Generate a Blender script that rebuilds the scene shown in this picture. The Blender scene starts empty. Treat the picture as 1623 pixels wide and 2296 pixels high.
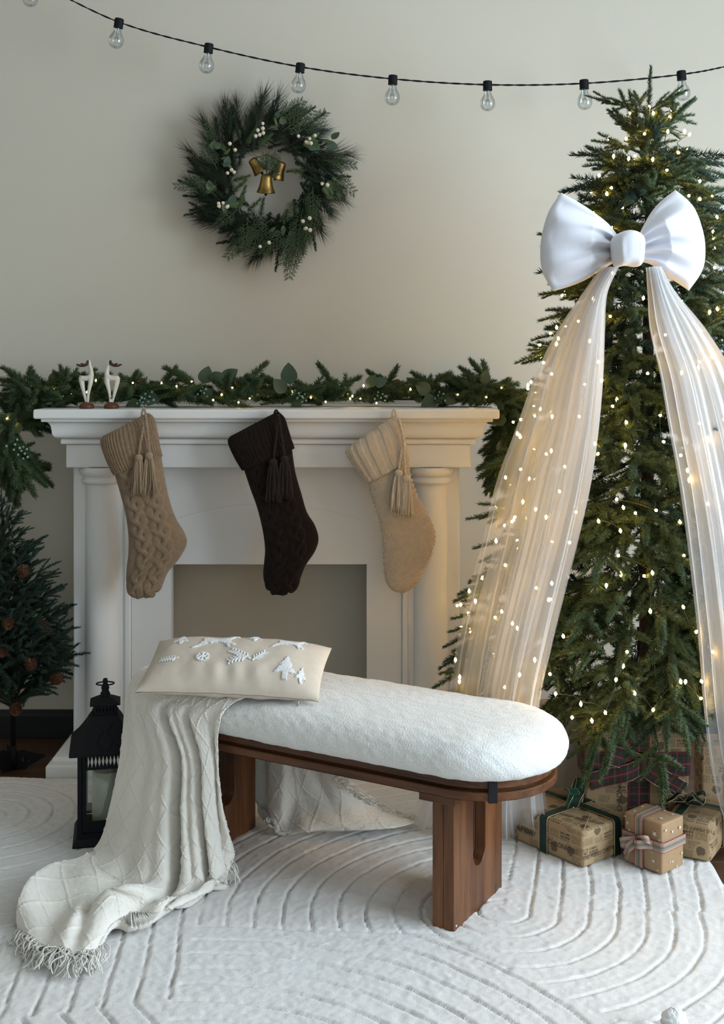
import bpy, bmesh, math, random
import numpy as np
from mathutils import Vector, Matrix

random.seed(7)
rng = np.random.default_rng(7)
scene = bpy.context.scene
COL = scene.collection
PI = math.pi

# ------------------------------------------------------------------ camera
F_PX, CX, CY, HC = 2680.0, 811.5, 800.0, 1.258
cam_data = bpy.data.cameras.new('camera')
cam_data.sensor_fit = 'VERTICAL'
cam_data.sensor_height = 36.0
cam_data.lens = F_PX / 2296.0 * 36.0
cam_data.shift_y = -(1148.0 - CY) / 2296.0
cam_data.clip_start = 0.05
camera = bpy.data.objects.new('camera', cam_data)
camera.location = (0, 0, HC)
camera.rotation_euler = (PI / 2, 0, 0)
COL.objects.link(camera)
scene.camera = camera

# ------------------------------------------------------------------ world, daylight, exposure
world = bpy.data.worlds.new('world')
scene.world = world
world.use_nodes = True
world.node_tree.nodes['Background'].inputs[0].default_value = (0.78, 0.89, 1.0, 1)
world.node_tree.nodes['Background'].inputs[1].default_value = 1.5

def area_light(name, loc, rot, sx, sy, watts, color):
    d = bpy.data.lights.new(name, 'AREA')
    d.shape = 'RECTANGLE'
    d.size, d.size_y = sx, sy
    d.energy = watts
    d.color = color
    o = bpy.data.objects.new(name, d)
    o.location = loc
    o.rotation_euler = rot
    COL.objects.link(o)
    return o

# daylight coming in through the tall side window, plus added front fill from behind the viewer
area_light('side_window_daylight', (2.86, 1.25, 1.45), (0, PI / 2, 0), 2.0, 2.5, 224, (0.71, 0.857, 1.0))
area_light('front_fill_light', (0.45, -1.47, 1.45), (PI / 2, 0, 0), 1.9, 1.9, 9, (0.71, 0.857, 1.0))  # added fill lamp, brightens the front of everything
area_light('back_window_daylight', (1.40, 4.09, 0.95), (-PI / 2, 0, 0), 0.40, 1.66, 2.0, (0.82, 0.92, 1.0))

scene.view_settings.view_transform = 'Standard'
scene.view_settings.look = 'None'
scene.view_settings.gamma = 1.0
scene.view_settings.use_curve_mapping = False
scene.view_settings.exposure = -0.42
scene.cycles.transparent_max_bounces = 24
scene.cycles.max_bounces = 5
scene.cycles.diffuse_bounces = 3
scene.cycles.glossy_bounces = 2
scene.cycles.transmission_bounces = 3
scene.cycles.adaptive_threshold = 0.08
scene.cycles.sample_clamp_indirect = 4.0

# ------------------------------------------------------------------ helpers
def P(px, py, y):
    return np.array([(px - CX) * y / F_PX, y, HC - (py - CY) * y / F_PX])

def Pz(px, py, z):
    y = (HC - z) * F_PX / (py - CY)
    return np.array([(px - CX) * y / F_PX, y, z])

def unit(v):
    v = np.asarray(v, float)
    return v / max(1e-9, np.linalg.norm(v))

ORG = {}
def empty(name, loc, label, cat, group=None, kind=None):
    o = bpy.data.objects.new(name, None)
    o.location = tuple(float(c) for c in loc)
    o.empty_display_size = 0.05
    COL.objects.link(o)
    ORG[o] = np.array(loc, float)
    tag(o, label, cat, group, kind)
    return o

def tag(o, label=None, cat=None, group=None, kind=None):
    if label: o['label'] = label
    if cat: o['category'] = cat
    if group: o['group'] = group
    if kind: o['kind'] = kind
    return o

def link_mesh(name, me, parent=None, matrix=None):
    o = bpy.data.objects.new(name, me)
    COL.objects.link(o)
    if parent is not None:
        o.parent = parent
    if matrix is not None:
        o.matrix_local = matrix
    return o

class MB:
    """collects geometry in world coordinates and links it as one mesh object"""
    def __init__(self):
        self.v = []; self.f = []; self.m = []; self.uv = []; self.n = 0; self.has_uv = False
    def add(self, verts, faces, mat=0, uv=None):
        verts = np.asarray(verts, float).reshape(-1, 3)
        off = self.n
        self.v.append(verts); self.n += len(verts)
        for fc in faces:
            self.f.append(tuple(int(i) + off for i in fc)); self.m.append(mat)
        if uv is not None:
            self.has_uv = True
            self.uv.append(np.asarray(uv, float).reshape(-1, 2))
        else:
            self.uv.append(verts[:, :2] * 1.0)
        return self
    def box(self, a, b, mat=0, M=None):
        (x0, y0, z0), (x1, y1, z1) = a, b
        v = np.array([(x0,y0,z0),(x1,y0,z0),(x1,y1,z0),(x0,y1,z0),(x0,y0,z1),(x1,y0,z1),(x1,y1,z1),(x0,y1,z1)], float)
        if M is not None: v = v @ np.array(M)[:3,:3].T + np.array(M)[:3,3]
        return self.add(v, [(0,3,2,1),(4,5,6,7),(0,1,5,4),(1,2,6,5),(2,3,7,6),(3,0,4,7)], mat)
    def tube(self, pts, radii, n=8, mat=0, caps=True, squash=None):
        pts = np.asarray(pts, float)
        m = len(pts)
        if np.isscalar(radii): radii = [radii] * m
        tan = np.gradient(pts, axis=0)
        tan /= np.maximum(1e-9, np.linalg.norm(tan, axis=1))[:, None]
        up = np.array([0, 0, 1.0]) if abs(tan[0][2]) < .9 else np.array([1.0, 0, 0])
        e1 = unit(np.cross(tan[0], up))
        V = []; UV = []
        d = 0
        for i in range(m):
            if i: d += np.linalg.norm(pts[i] - pts[i-1])
            e1 = unit(e1 - tan[i] * np.dot(e1, tan[i]))
            e2 = np.cross(tan[i], e1)
            for k in range(n):
                a = 2 * PI * k / n
                V.append(pts[i] + radii[i] * (math.cos(a) * e1 + math.sin(a) * e2 * (squash or 1)))
                UV.append((k / n, d))
        Fc = []
        for i in range(m - 1):
            for k in range(n):
                k2 = (k + 1) % n
                Fc.append((i*n+k, i*n+k2, (i+1)*n+k2, (i+1)*n+k))
        if caps:
            Fc.append(tuple(range(n - 1, -1, -1)))
            Fc.append(tuple((m-1)*n + k for k in range(n)))
        return self.add(V, Fc, mat, UV)
    def lathe(self, prof, center, n=24, mat=0, axis=None, a0=0, a1=2*PI, closed=True):
        """prof: (r, h) pairs, revolved around +Z at center (or around axis)"""
        c = np.asarray(center, float)
        if axis is None: ax, e1, e2 = np.array([0,0,1.]), np.array([1.,0,0]), np.array([0,1.,0])
        else:
            ax = unit(axis)
            e1 = unit(np.cross(ax, [0,0,1.] if abs(ax[2]) < .9 else [1.,0,0])); e2 = np.cross(ax, e1)
        V = []; Fc = []; UV = []
        cols = n if closed else n + 1
        for i, (r, h) in enumerate(prof):
            for k in range(cols):
                a = a0 + (a1 - a0) * k / n
                V.append(c + ax * h + r * (math.cos(a) * e1 + math.sin(a) * e2)); UV.append((k / n, h))
        for i in range(len(prof) - 1):
            for k in range(n if closed else n):
                k2 = (k + 1) % cols if closed else k + 1
                Fc.append((i*cols+k, i*cols+k2, (i+1)*cols+k2, (i+1)*cols+k))
        return self.add(V, Fc, mat, UV)
    def grid(self, G, mat=0, closed_u=False, uv=None, flip=False):
        """G: rows x cols x 3"""
        G = np.asarray(G, float)
        R, C = G.shape[:2]
        Fc = []
        for i in range(R - 1):
            for k in range(C if closed_u else C - 1):
                k2 = (k + 1) % C
                q = (i*C+k, i*C+k2, (i+1)*C+k2, (i+1)*C+k)
                Fc.append(q[::-1] if flip else q)
        if uv is None:
            u, v = np.meshgrid(np.linspace(0, 1, C), np.linspace(0, 1, R))
            uv = np.stack([u, v], -1)
        return self.add(G.reshape(-1, 3), Fc, mat, np.asarray(uv).reshape(-1, 2))
    def ball(self, c, r, n=10, mat=0, sz=1.0):
        prof = [(max(1e-4, r * math.sin(PI * i / n)), -r * sz * math.cos(PI * i / n)) for i in range(n + 1)]
        return self.lathe(prof, c, max(6, n + 2), mat)
    def prism(self, poly, z0, z1, mat=0, M=None):
        """convex polygon (x, y) extruded in z, M maps to the world"""
        n = len(poly)
        v = np.array([(x, y, z0) for x, y in poly] + [(x, y, z1) for x, y in poly], float)
        if M is not None: v = v @ np.array(M)[:3,:3].T + np.array(M)[:3,3]
        fc = [tuple(range(n - 1, -1, -1)), tuple(range(n, 2 * n))]
        fc += [(i, (i+1) % n, n + (i+1) % n, n + i) for i in range(n)]
        return self.add(v, fc, mat)
    def mesh(self, name, mats, org=(0,0,0), smooth=True, boxuv=False):
        me = bpy.data.meshes.new(name)
        V = np.concatenate(self.v) - np.asarray(org, float)
        fl = [len(f) for f in self.f]
        me.vertices.add(len(V)); me.vertices.foreach_set('co', V.astype(np.float32).ravel())
        idx = np.fromiter((i for f in self.f for i in f), dtype=np.int32)
        me.loops.add(len(idx)); me.loops.foreach_set('vertex_index', idx)
        me.polygons.add(len(fl))
        st = np.concatenate([[0], np.cumsum(fl)[:-1]]).astype(np.int32)
        me.polygons.foreach_set('loop_start', st)
        me.polygons.foreach_set('loop_total', np.array(fl, np.int32))
        me.polygons.foreach_set('material_index', np.array(self.m, np.int32))
        me.polygons.foreach_set('use_smooth', np.full(len(fl), bool(smooth)))
        UV = np.concatenate(self.uv)
        layer = me.uv_layers.new(name='UVMap')
        layer.data.foreach_set('uv', UV[idx].astype(np.float32).ravel())
        for m in (mats if isinstance(mats, (list, tuple)) else [mats]):
            me.materials.append(m)
        me.update(calc_edges=True)
        me.validate()
        if boxuv: box_uv(me)
        return me
    def build(self, name, mats, parent=None, smooth=True, boxuv=False, label=None, origin=None, bevel=0, autosmooth=None, seg=2):
        org = ORG.get(parent, np.zeros(3)) if parent is not None else (np.zeros(3) if origin is None else np.asarray(origin, float))
        me = self.mesh(name, mats, org, smooth, boxuv)
        o = link_mesh(name, me, parent)
        if parent is None and origin is not None:
            o.location = tuple(float(c) for c in origin)
        ORG[o] = np.array(org, float)
        if bevel:
            md = o.modifiers.new('bevel', 'BEVEL'); md.width = bevel; md.segments = seg; md.limit_method = 'ANGLE'; md.angle_limit = 0.6
            md.harden_normals = False
        if autosmooth is not None:
            set_sharp(me, autosmooth)
        if label: o['label'] = label
        return o

def set_sharp(me, angle):
    bm = bmesh.new(); bm.from_mesh(me)
    for e in bm.edges:
        e.smooth = not (len(e.link_faces) == 2 and e.calc_face_angle(0) > angle)
    bm.to_mesh(me); bm.free()

def box_uv(me):
    bm = bmesh.new(); bm.from_mesh(me)
    ul = bm.loops.layers.uv.verify()
    for f in bm.faces:
        nx, ny, nz = (abs(c) for c in f.normal)
        for l in f.loops:
            x, y, z = l.vert.co
            if nz >= nx and nz >= ny: l[ul].uv = (x, y)
            elif ny >= nx: l[ul].uv = (x, z)
            else: l[ul].uv = (y, z)
    bm.to_mesh(me); bm.free()

def catmull(pts, n):
    """n samples through pts (chord param)"""
    pts = np.asarray(pts, float)
    m = len(pts)
    t = np.linspace(0, m - 1, n)
    i = np.clip(t.astype(int), 0, m - 2)
    f = (t - i)[:, None]
    p0 = pts[np.clip(i - 1, 0, m - 1)]; p1 = pts[i]; p2 = pts[i + 1]; p3 = pts[np.clip(i + 2, 0, m - 1)]
    return .5 * ((2*p1) + (-p0+p2)*f + (2*p0-5*p1+4*p2-p3)*f**2 + (-p0+3*p1-3*p2+p3)*f**3)

def surf(ctrl, nr, nc):
    """catmull surface through a rows x cols x d control grid"""
    ctrl = np.asarray(ctrl, float)
    R, C, D = ctrl.shape
    a = np.stack([catmull(ctrl[r], nc) for r in range(R)])          # R x nc x D
    return np.stack([catmull(a[:, c], nr) for c in range(nc)], 1)    # nr x nc x D

def grid_normals(G, closed_u=False):
    if closed_u:
        du = np.roll(G, -1, 1) - np.roll(G, 1, 1)
    else:
        du = np.gradient(G, axis=1)
    dv = np.gradient(G, axis=0)
    n = np.cross(du, dv)
    return n / np.maximum(1e-12, np.linalg.norm(n, axis=2))[..., None]

_perm = rng.permutation(512)
def noise2(x, y, seed=0):
    """value noise, smooth, about -1..1"""
    x = np.asarray(x, float) + seed * 17.13; y = np.asarray(y, float) + seed * 9.71
    xi = np.floor(x).astype(int); yi = np.floor(y).astype(int)
    fx = x - xi; fy = y - yi
    fx = fx*fx*(3-2*fx); fy = fy*fy*(3-2*fy)
    def h(a, b): return _perm[(_perm[a & 511] + b) & 511] / 255.5 - 1
    return (h(xi,yi)*(1-fx)+h(xi+1,yi)*fx)*(1-fy) + (h(xi,yi+1)*(1-fx)+h(xi+1,yi+1)*fx)*fy

def fbm(x, y, oct=3, seed=0):
    s = 0; a = 1; f = 1; t = 0
    for i in range(oct):
        s = s + a * noise2(x*f, y*f, seed + i); t += a; a *= .5; f *= 2.03
    return s / t

def frame(origin, xdir, up=(0,0,1)):
    """4x4 with +X along xdir and +Z near up"""
    x = unit(xdir); z = np.asarray(up, float)
    z = z - x * np.dot(z, x)
    if np.linalg.norm(z) < 1e-4: z = np.array([0,1.,0]) - x * x[1]
    z = unit(z); y = np.cross(z, x)
    M = Matrix.Identity(4)
    for r in range(3):
        M[r][0], M[r][1], M[r][2], M[r][3] = float(x[r]), float(y[r]), float(z[r]), float(origin[r])
    return M

# ------------------------------------------------------------------ materials
def new_mat(name):
    m = bpy.data.materials.new(name); m.use_nodes = True
    nt = m.node_tree
    return m, nt, nt.nodes, nt.links, nt.nodes['Principled BSDF']

def rgba(c): return (c[0], c[1], c[2], 1.0)

def mat(name, color, rough=0.6, color2=None, scale=8.0, bump=0.0, bump_scale=120.0, metallic=0.0, spec=0.4,
        coords='Object', stretch=None, sheen=0.0, sss=0.0, coat=0.0, detail=4.0, obj_random=None):
    m, nt, N, L, B = new_mat(name)
    B.inputs['Roughness'].default_value = rough
    B.inputs['Metallic'].default_value = metallic
    B.inputs['Specular IOR Level'].default_value = spec
    if sheen: B.inputs['Sheen Weight'].default_value = sheen
    if coat: B.inputs['Coat Weight'].default_value = coat
    if sss:
        B.inputs['Subsurface Weight'].default_value = sss
        B.inputs['Subsurface Radius'].default_value = (0.02, 0.015, 0.01)
    tc = N.new('ShaderNodeTexCoord')
    src = tc.outputs[coords]
    if stretch:
        mp = N.new('ShaderNodeMapping'); mp.inputs['Scale'].default_value = stretch
        L.new(src, mp.inputs['Vector']); src = mp.outputs['Vector']
    c2 = color2 or tuple(c * 0.9 for c in color)
    nz = N.new('ShaderNodeTexNoise'); nz.inputs['Scale'].default_value = scale; nz.inputs['Detail'].default_value = detail
    L.new(src, nz.inputs['Vector'])
    mx = N.new('ShaderNodeMix'); mx.data_type = 'RGBA'
    rp = N.new('ShaderNodeMapRange'); rp.inputs['From Min'].default_value = .3; rp.inputs['From Max'].default_value = .7
    L.new(nz.outputs['Fac'], rp.inputs['Value'])
    mx.inputs['A'].default_value = rgba(color); mx.inputs['B'].default_value = rgba(c2)
    L.new(rp.outputs['Result'], mx.inputs['Factor'])
    out = mx.outputs['Result']
    if obj_random:
        oi = N.new('ShaderNodeObjectInfo')
        m2 = N.new('ShaderNodeMix'); m2.data_type = 'RGBA'
        m2.inputs['B'].default_value = rgba(obj_random)
        L.new(out, m2.inputs['A']); L.new(oi.outputs['Random'], m2.inputs['Factor'])
        out = m2.outputs['Result']
    L.new(out, B.inputs['Base Color'])
    if bump:
        bn = N.new('ShaderNodeTexNoise'); bn.inputs['Scale'].default_value = bump_scale; bn.inputs['Detail'].default_value = 3
        L.new(src, bn.inputs['Vector'])
        bp = N.new('ShaderNodeBump'); bp.inputs['Strength'].default_value = bump; bp.inputs['Distance'].default_value = 0.002
        L.new(bn.outputs['Fac'], bp.inputs['Height']); L.new(bp.outputs['Normal'], B.inputs['Normal'])
    return m

def wood_mat(name, dark, light, axis=0, freq=14.0, rough=0.45):
    """grain running along the given object axis"""
    m, nt, N, L, B = new_mat(name)
    tc = N.new('ShaderNodeTexCoord'); mp = N.new('ShaderNodeMapping')
    sc = [freq, freq, freq]; sc[axis] = freq * 0.07
    mp.inputs['Scale'].default_value = sc
    L.new(tc.outputs['Object'], mp.inputs['Vector'])
    n1 = N.new('ShaderNodeTexNoise'); n1.inputs['Scale'].default_value = 2.2; n1.inputs['Detail'].default_value = 6; n1.inputs['Distortion'].default_value = .6
    L.new(mp.outputs['Vector'], n1.inputs['Vector'])
    n2 = N.new('ShaderNodeTexNoise'); n2.inputs['Scale'].default_value = 14; n2.inputs['Detail'].default_value = 3
    L.new(mp.outputs['Vector'], n2.inputs['Vector'])
    ad = N.new('ShaderNodeMath'); ad.operation = 'MULTIPLY_ADD'; ad.inputs[1].default_value = .35
    L.new(n2.outputs['Fac'], ad.inputs[0]); L.new(n1.outputs['Fac'], ad.inputs[2])
    cr = N.new('ShaderNodeValToRGB')
    cr.color_ramp.elements[0].position = .45; cr.color_ramp.elements[0].color = rgba(dark)
    cr.color_ramp.elements[1].position = .85; cr.color_ramp.elements[1].color = rgba(light)
    L.new(ad.outputs[0], cr.inputs['Fac'])
    # knots
    vo = N.new('ShaderNodeTexVoronoi'); vo.inputs['Scale'].default_value = 9
    mp2 = N.new('ShaderNodeMapping'); s2 = [1, 1, 1]; s2[axis] = .7; mp2.inputs['Scale'].default_value = s2
    L.new(tc.outputs['Object'], mp2.inputs['Vector']); L.new(mp2.outputs['Vector'], vo.inputs['Vector'])
    kr = N.new('ShaderNodeMapRange'); kr.inputs['From Min'].default_value = .02; kr.inputs['From Max'].default_value = .09
    kr.inputs['To Min'].default_value = .35; kr.inputs['To Max'].default_value = 1
    L.new(vo.outputs['Distance'], kr.inputs['Value'])
    oi = N.new('ShaderNodeObjectInfo')
    jr = N.new('ShaderNodeMapRange'); jr.inputs['To Min'].default_value = .78; jr.inputs['To Max'].default_value = 1.15
    L.new(oi.outputs['Random'], jr.inputs['Value'])
    mu = N.new('ShaderNodeMath'); mu.operation = 'MULTIPLY'; L.new(kr.outputs['Result'], mu.inputs[0]); L.new(jr.outputs['Result'], mu.inputs[1])
    vm = N.new('ShaderNodeVectorMath'); vm.operation = 'SCALE'
    L.new(cr.outputs['Color'], vm.inputs[0]); L.new(mu.outputs[0], vm.inputs['Scale'])
    L.new(vm.outputs['Vector'], B.inputs['Base Color'])
    B.inputs['Roughness'].default_value = rough
    B.inputs['Specular IOR Level'].default_value = .35
    bp = N.new('ShaderNodeBump'); bp.inputs['Strength'].default_value = .25; bp.inputs['Distance'].default_value = .001
    L.new(ad.outputs[0], bp.inputs['Height']); L.new(bp.outputs['Normal'], B.inputs['Normal'])
    return m

def emit_mat(name, color, strength):
    m, nt, N, L, B = new_mat(name)
    B.inputs['Base Color'].default_value = rgba(color)
    B.inputs['Emission Color'].default_value = rgba(color)
    B.inputs['Emission Strength'].default_value = strength
    return m

def clear_glass(name, tint=(1, 1, 1), gloss=0.10):
    m, nt, N, L, B = new_mat(name)
    N.remove(B)
    out = N['Material Output']
    tr = N.new('ShaderNodeBsdfTransparent'); tr.inputs['Color'].default_value = rgba(tint)
    gl = N.new('ShaderNodeBsdfGlossy'); gl.inputs['Roughness'].default_value = .04
    fr = N.new('ShaderNodeFresnel'); fr.inputs['IOR'].default_value = 1.5
    ad = N.new('ShaderNodeMath'); ad.operation = 'MULTIPLY_ADD'; ad.inputs[1].default_value = .55; ad.inputs[2].default_value = gloss * .3
    L.new(fr.outputs[0], ad.inputs[0])
    mx = N.new('ShaderNodeMixShader')
    L.new(ad.outputs[0], mx.inputs[0]); L.new(tr.outputs[0], mx.inputs[1]); L.new(gl.outputs[0], mx.inputs[2])
    L.new(mx.outputs[0], out.inputs['Surface'])
    return m

def cloth_mat(name, color, color2, weave=900.0, strength=.4, rough=.9, sheen=.25, sheer=0.0):
    """woven cloth: UV in metres drives a fine over-under relief"""
    m, nt, N, L, B = new_mat(name)
    B.inputs['Roughness'].default_value = rough
    B.inputs['Specular IOR Level'].default_value = .2
    B.inputs['Sheen Weight'].default_value = sheen
    uv = N.new('ShaderNodeUVMap')
    nz = N.new('ShaderNodeTexNoise'); nz.inputs['Scale'].default_value = 30; nz.inputs['Detail'].default_value = 5
    L.new(uv.outputs[0], nz.inputs['Vector'])
    mx = N.new('ShaderNodeMix'); mx.data_type = 'RGBA'
    mx.inputs['A'].default_value = rgba(color); mx.inputs['B'].default_value = rgba(color2)
    L.new(nz.outputs['Fac'], mx.inputs['Factor'])
    L.new(mx.outputs['Result'], B.inputs['Base Color'])
    sx = N.new('ShaderNodeSeparateXYZ'); L.new(uv.outputs[0], sx.inputs[0])
    def sine(o):
        a = N.new('ShaderNodeMath'); a.operation = 'MULTIPLY'; a.inputs[1].default_value = weave * 2 * PI
        L.new(o, a.inputs[0])
        s = N.new('ShaderNodeMath'); s.operation = 'SINE'; L.new(a.outputs[0], s.inputs[0]); return s.outputs[0]
    mu = N.new('ShaderNodeMath'); mu.operation = 'MULTIPLY'
    L.new(sine(sx.outputs[0]), mu.inputs[0]); L.new(sine(sx.outputs[1]), mu.inputs[1])
    bp = N.new('ShaderNodeBump'); bp.inputs['Strength'].default_value = strength; bp.inputs['Distance'].default_value = .001
    L.new(mu.outputs[0], bp.inputs['Height']); L.new(bp.outputs['Normal'], B.inputs['Normal'])
    return m

M_wall = mat('wall_paint', (0.64, 0.595, 0.495), .85, (0.63, 0.585, 0.485), 2.0, bump=.05, bump_scale=300, spec=.2)
M_plaster = mat('white_plaster', (0.80, 0.79, 0.76), .6, (0.77, 0.755, 0.72), 3.0, bump=.10, bump_scale=160, spec=.35)
M_white = mat('white_paint', (0.8, 0.8, 0.78), .5)
M_dark_board = mat('black_baseboard', (0.012, 0.012, 0.014), .5)
M_floor = wood_mat('brown_floorboard', (0.055, 0.024, 0.012), (0.115, 0.055, 0.027), 0, 6.0, .5)
M_wood = wood_mat('walnut_stain_wood', (0.048, 0.016, 0.006), (0.20, 0.078, 0.028), 0, 12.0, .42)
M_wood_v = wood_mat('walnut_stain_wood_upright', (0.048, 0.016, 0.006), (0.20, 0.078, 0.028), 2, 12.0, .42)
M_black = mat('black_metal', (0.007, 0.007, 0.009), .6, spec=.18)
M_blackcloth = mat('black_webbing', (0.008, 0.008, 0.010), .9)
M_needle = mat('fir_needles', (0.042, 0.068, 0.022), .55, (0.072, 0.108, 0.034), 24.0, spec=.3, obj_random=(0.050, 0.088, 0.040))
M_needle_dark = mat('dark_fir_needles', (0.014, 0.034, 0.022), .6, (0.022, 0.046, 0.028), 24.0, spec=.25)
M_needle_garland = mat('garland_needles', (0.050, 0.080, 0.026), .55, (0.078, 0.112, 0.034), 30.0, spec=.3, obj_random=(0.040, 0.070, 0.028))
M_pine = mat('pine_needles', (0.018, 0.029, 0.011), .55, (0.030, 0.046, 0.016), 30.0, obj_random=(0.022, 0.036, 0.016))
M_cedar = mat('cedar_spray_green', (0.075, 0.105, 0.036), .6, (0.052, 0.088, 0.036), 20.0, obj_random=(0.060, 0.090, 0.042))
M_leaf = mat('leaf_green', (0.062, 0.095, 0.034), .5, (0.080, 0.115, 0.042), 20.0, obj_random=(0.066, 0.095, 0.032))
M_euca = mat('eucalyptus_leaf', (0.038, 0.072, 0.040), .5, (0.055, 0.094, 0.052), 16.0, obj_random=(0.062, 0.080, 0.032))
M_bark = mat('bark_brown', (0.045, 0.028, 0.015), .9)
M_cone = mat('pinecone_brown', (0.16, 0.065, 0.032), .7, (0.07, 0.028, 0.015), 60.0)
M_berry = mat('cream_berry', (0.80, 0.74, 0.58), .4, (0.70, 0.62, 0.46), 40.0)
M_blueberry = mat('pale_green_berry', (0.35, 0.50, 0.42), .4, (0.10, 0.22, 0.08), 40.0)
M_brass = mat('aged_brass', (0.42, 0.27, 0.08), .38, (0.10, 0.06, 0.02), 25.0, metallic=1.0)
M_wire_green = mat('dark_green_wire', (0.010, 0.020, 0.010), .6)
M_led = emit_mat('warm_led', (1.0, 0.54, 0.10), 150.0)
M_led_garland = emit_mat('warm_led_garland', (1.0, 0.62, 0.22), 45.0)
# ================================================================== the room
X_L, X_R, Y_F, Y_B, Z_C = -3.1, 2.90, -1.6, 3.957, 2.75
b = MB()
b.box((X_L, Y_B, 0), (1.185, Y_B + .16, Z_C))
b.box((1.62, Y_B, 0), (X_R + .15, Y_B + .16, Z_C))
b.box((1.185, Y_B, 1.80), (1.62, Y_B + .16, Z_C))
b.box((1.185, Y_B, 0), (1.62, Y_B + .16, .10))
tag(b.build('wall_back', M_wall, smooth=False), 'plain greige painted wall behind the fireplace', kind='structure')
b = MB()
b.box((X_R, Y_F, 0), (X_R + .15, 0.0, Z_C)); b.box((X_R, 2.5, 0), (X_R + .15, Y_B, Z_C))
b.box((X_R, 0.0, 0), (X_R + .15, 2.5, .45)); b.box((X_R, 0.0, 2.45), (X_R + .15, 2.5, Z_C))
tag(b.build('wall_right', M_wall, smooth=False), 'side wall with the tall window', kind='structure')
b = MB(); b.box((X_L - .15, Y_F, 0), (X_L, Y_B + .16, Z_C))
tag(b.build('wall_left', M_wall, smooth=False), 'plain greige side wall', kind='structure')
b = MB()
b.box((X_L, Y_F - .15, 0), (-.5, Y_F, Z_C)); b.box((1.4, Y_F - .15, 0), (X_R, Y_F, Z_C))
b.box((-.5, Y_F - .15, 0), (1.4, Y_F, .5)); b.box((-.5, Y_F - .15, 2.4), (1.4, Y_F, Z_C))
tag(b.build('wall_front', M_wall, smooth=False), 'wall facing the fireplace, with the opening added for front fill', kind='structure')
b = MB(); b.box((X_L - .15, Y_F - .15, Z_C), (X_R + .15, Y_B + .16, Z_C + .1))
tag(b.build('ceiling', M_white, smooth=False), 'white ceiling', kind='structure')

# floor of wide brown boards
fl = MB(); fl.box((X_L, Y_F, -.06), (X_R, Y_B, -.012))
floor = tag(fl.build('floor', M_dark_board, smooth=False), 'dark brown wooden floor boards', kind='structure')
row_w = .196
y1 = Y_B; r = 0
while y1 > Y_F:
    y0 = max(Y_F, y1 - row_w)
    xs = [X_L, X_L + [1.8, 2.6, 1.2, 2.2][r % 4], X_L + [3.9, 4.5, 3.3, 4.2][r % 4], X_R]
    for a, c in zip(xs[:-1], xs[1:]):
        p = MB(); p.box((a + .001, y0 + .001, -.012), (c - .001, y1 - .001, 0))
        p.build('plank', M_floor, floor, smooth=False, bevel=.0015, seg=1)
    y1 = y0; r += 1

# black baseboard with a rounded top
b = MB()
prof = [(0, 0), (.020, 0), (.020, .074), (.016, .082), (.010, .086), (.008, .0915), (0, .0915)]
def sweep_x(mb, prof, x0, x1, ywall, mat=0):
    n = len(prof)
    v = [(x0, ywall - o, z) for o, z in prof] + [(x1, ywall - o, z) for o, z in prof]
    mb.add(v, [(i, (i+1) % n, n + (i+1) % n, n + i) for i in range(n)] + [tuple(range(n-1, -1, -1)), tuple(range(n, 2*n))], mat)
sweep_x(b, prof, X_L, X_R, Y_B)
tag(b.build('baseboard_back', M_dark_board, smooth=False, bevel=.002), 'black painted baseboard along the back wall', kind='structure')

# window in the back wall, just at the edge of the view
w1 = empty('window_1', (1.40, Y_B, .10), 'white framed window at the edge of the back wall', None, kind='structure')
b = MB()
for a, c in (((1.185, Y_B + .03, .10), (1.215, Y_B + .09, 1.80)), ((1.59, Y_B + .03, .10), (1.62, Y_B + .09, 1.80)),
             ((1.215, Y_B + .03, 1.77), (1.59, Y_B + .09, 1.80)), ((1.215, Y_B + .03, .10), (1.59, Y_B + .09, .13))):
    b.box(a, c)
b.build('frame', M_white, w1, smooth=False, bevel=.003)
M_pane = clear_glass('window_pane_glass')
b = MB(); b.box((1.215, Y_B + .058, .13), (1.59, Y_B + .062, 1.77)); b.build('pane', M_pane, w1, smooth=False)
for i, (A, C, lab) in enumerate((((X_R + .02, 0, .45), (X_R + .08, 2.5, 2.45), 'tall window in the side wall'), ((-.5, Y_F - .08, .5), (1.4, Y_F - .02, 2.4), 'unseen window added for front fill, facing the fireplace'))):
    w = empty('window_%d' % (i + 2), A, lab, None, kind='structure')  # the second one is unseen, added to carry the front fill
    b = MB(); ax = 0 if i == 0 else 1
    (x0, y0, z0), (x1, y1, z1) = A, C
    t = .05
    b.box((x0, y0, z0), (x1, y1, z0 + t)); b.box((x0, y0, z1 - t), (x1, y1, z1))
    if i == 0:
        for q in (y0, (y0 + y1) / 2 - t / 2, y1 - t): b.box((x0, q, z0 + t), (x1, q + t, z1 - t))
    else:
        for q in (x0, (x0 + x1) / 2 - t / 2, x1 - t): b.box((q, y0, z0 + t), (q + t, y1, z1 - t))
    b.build('frame', M_white, w, smooth=False)

# wall switch half hidden by the garland end
sw = empty('wall_switch', (0.445, Y_B - .012, .94), 'small white plastic wall switch beside the right end of the mantel', 'switch')
b = MB(); b.box((.413, Y_B - .012, .908), (.478, Y_B, .975)); b.build('plate', M_white, sw, bevel=.006, seg=3)
b = MB(); b.box((.424, Y_B - .017, .919), (.467, Y_B - .0115, .964)); b.build('rocker', mat('switch_rocker', (.55, .5, .45), .5), sw, bevel=.002)

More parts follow.
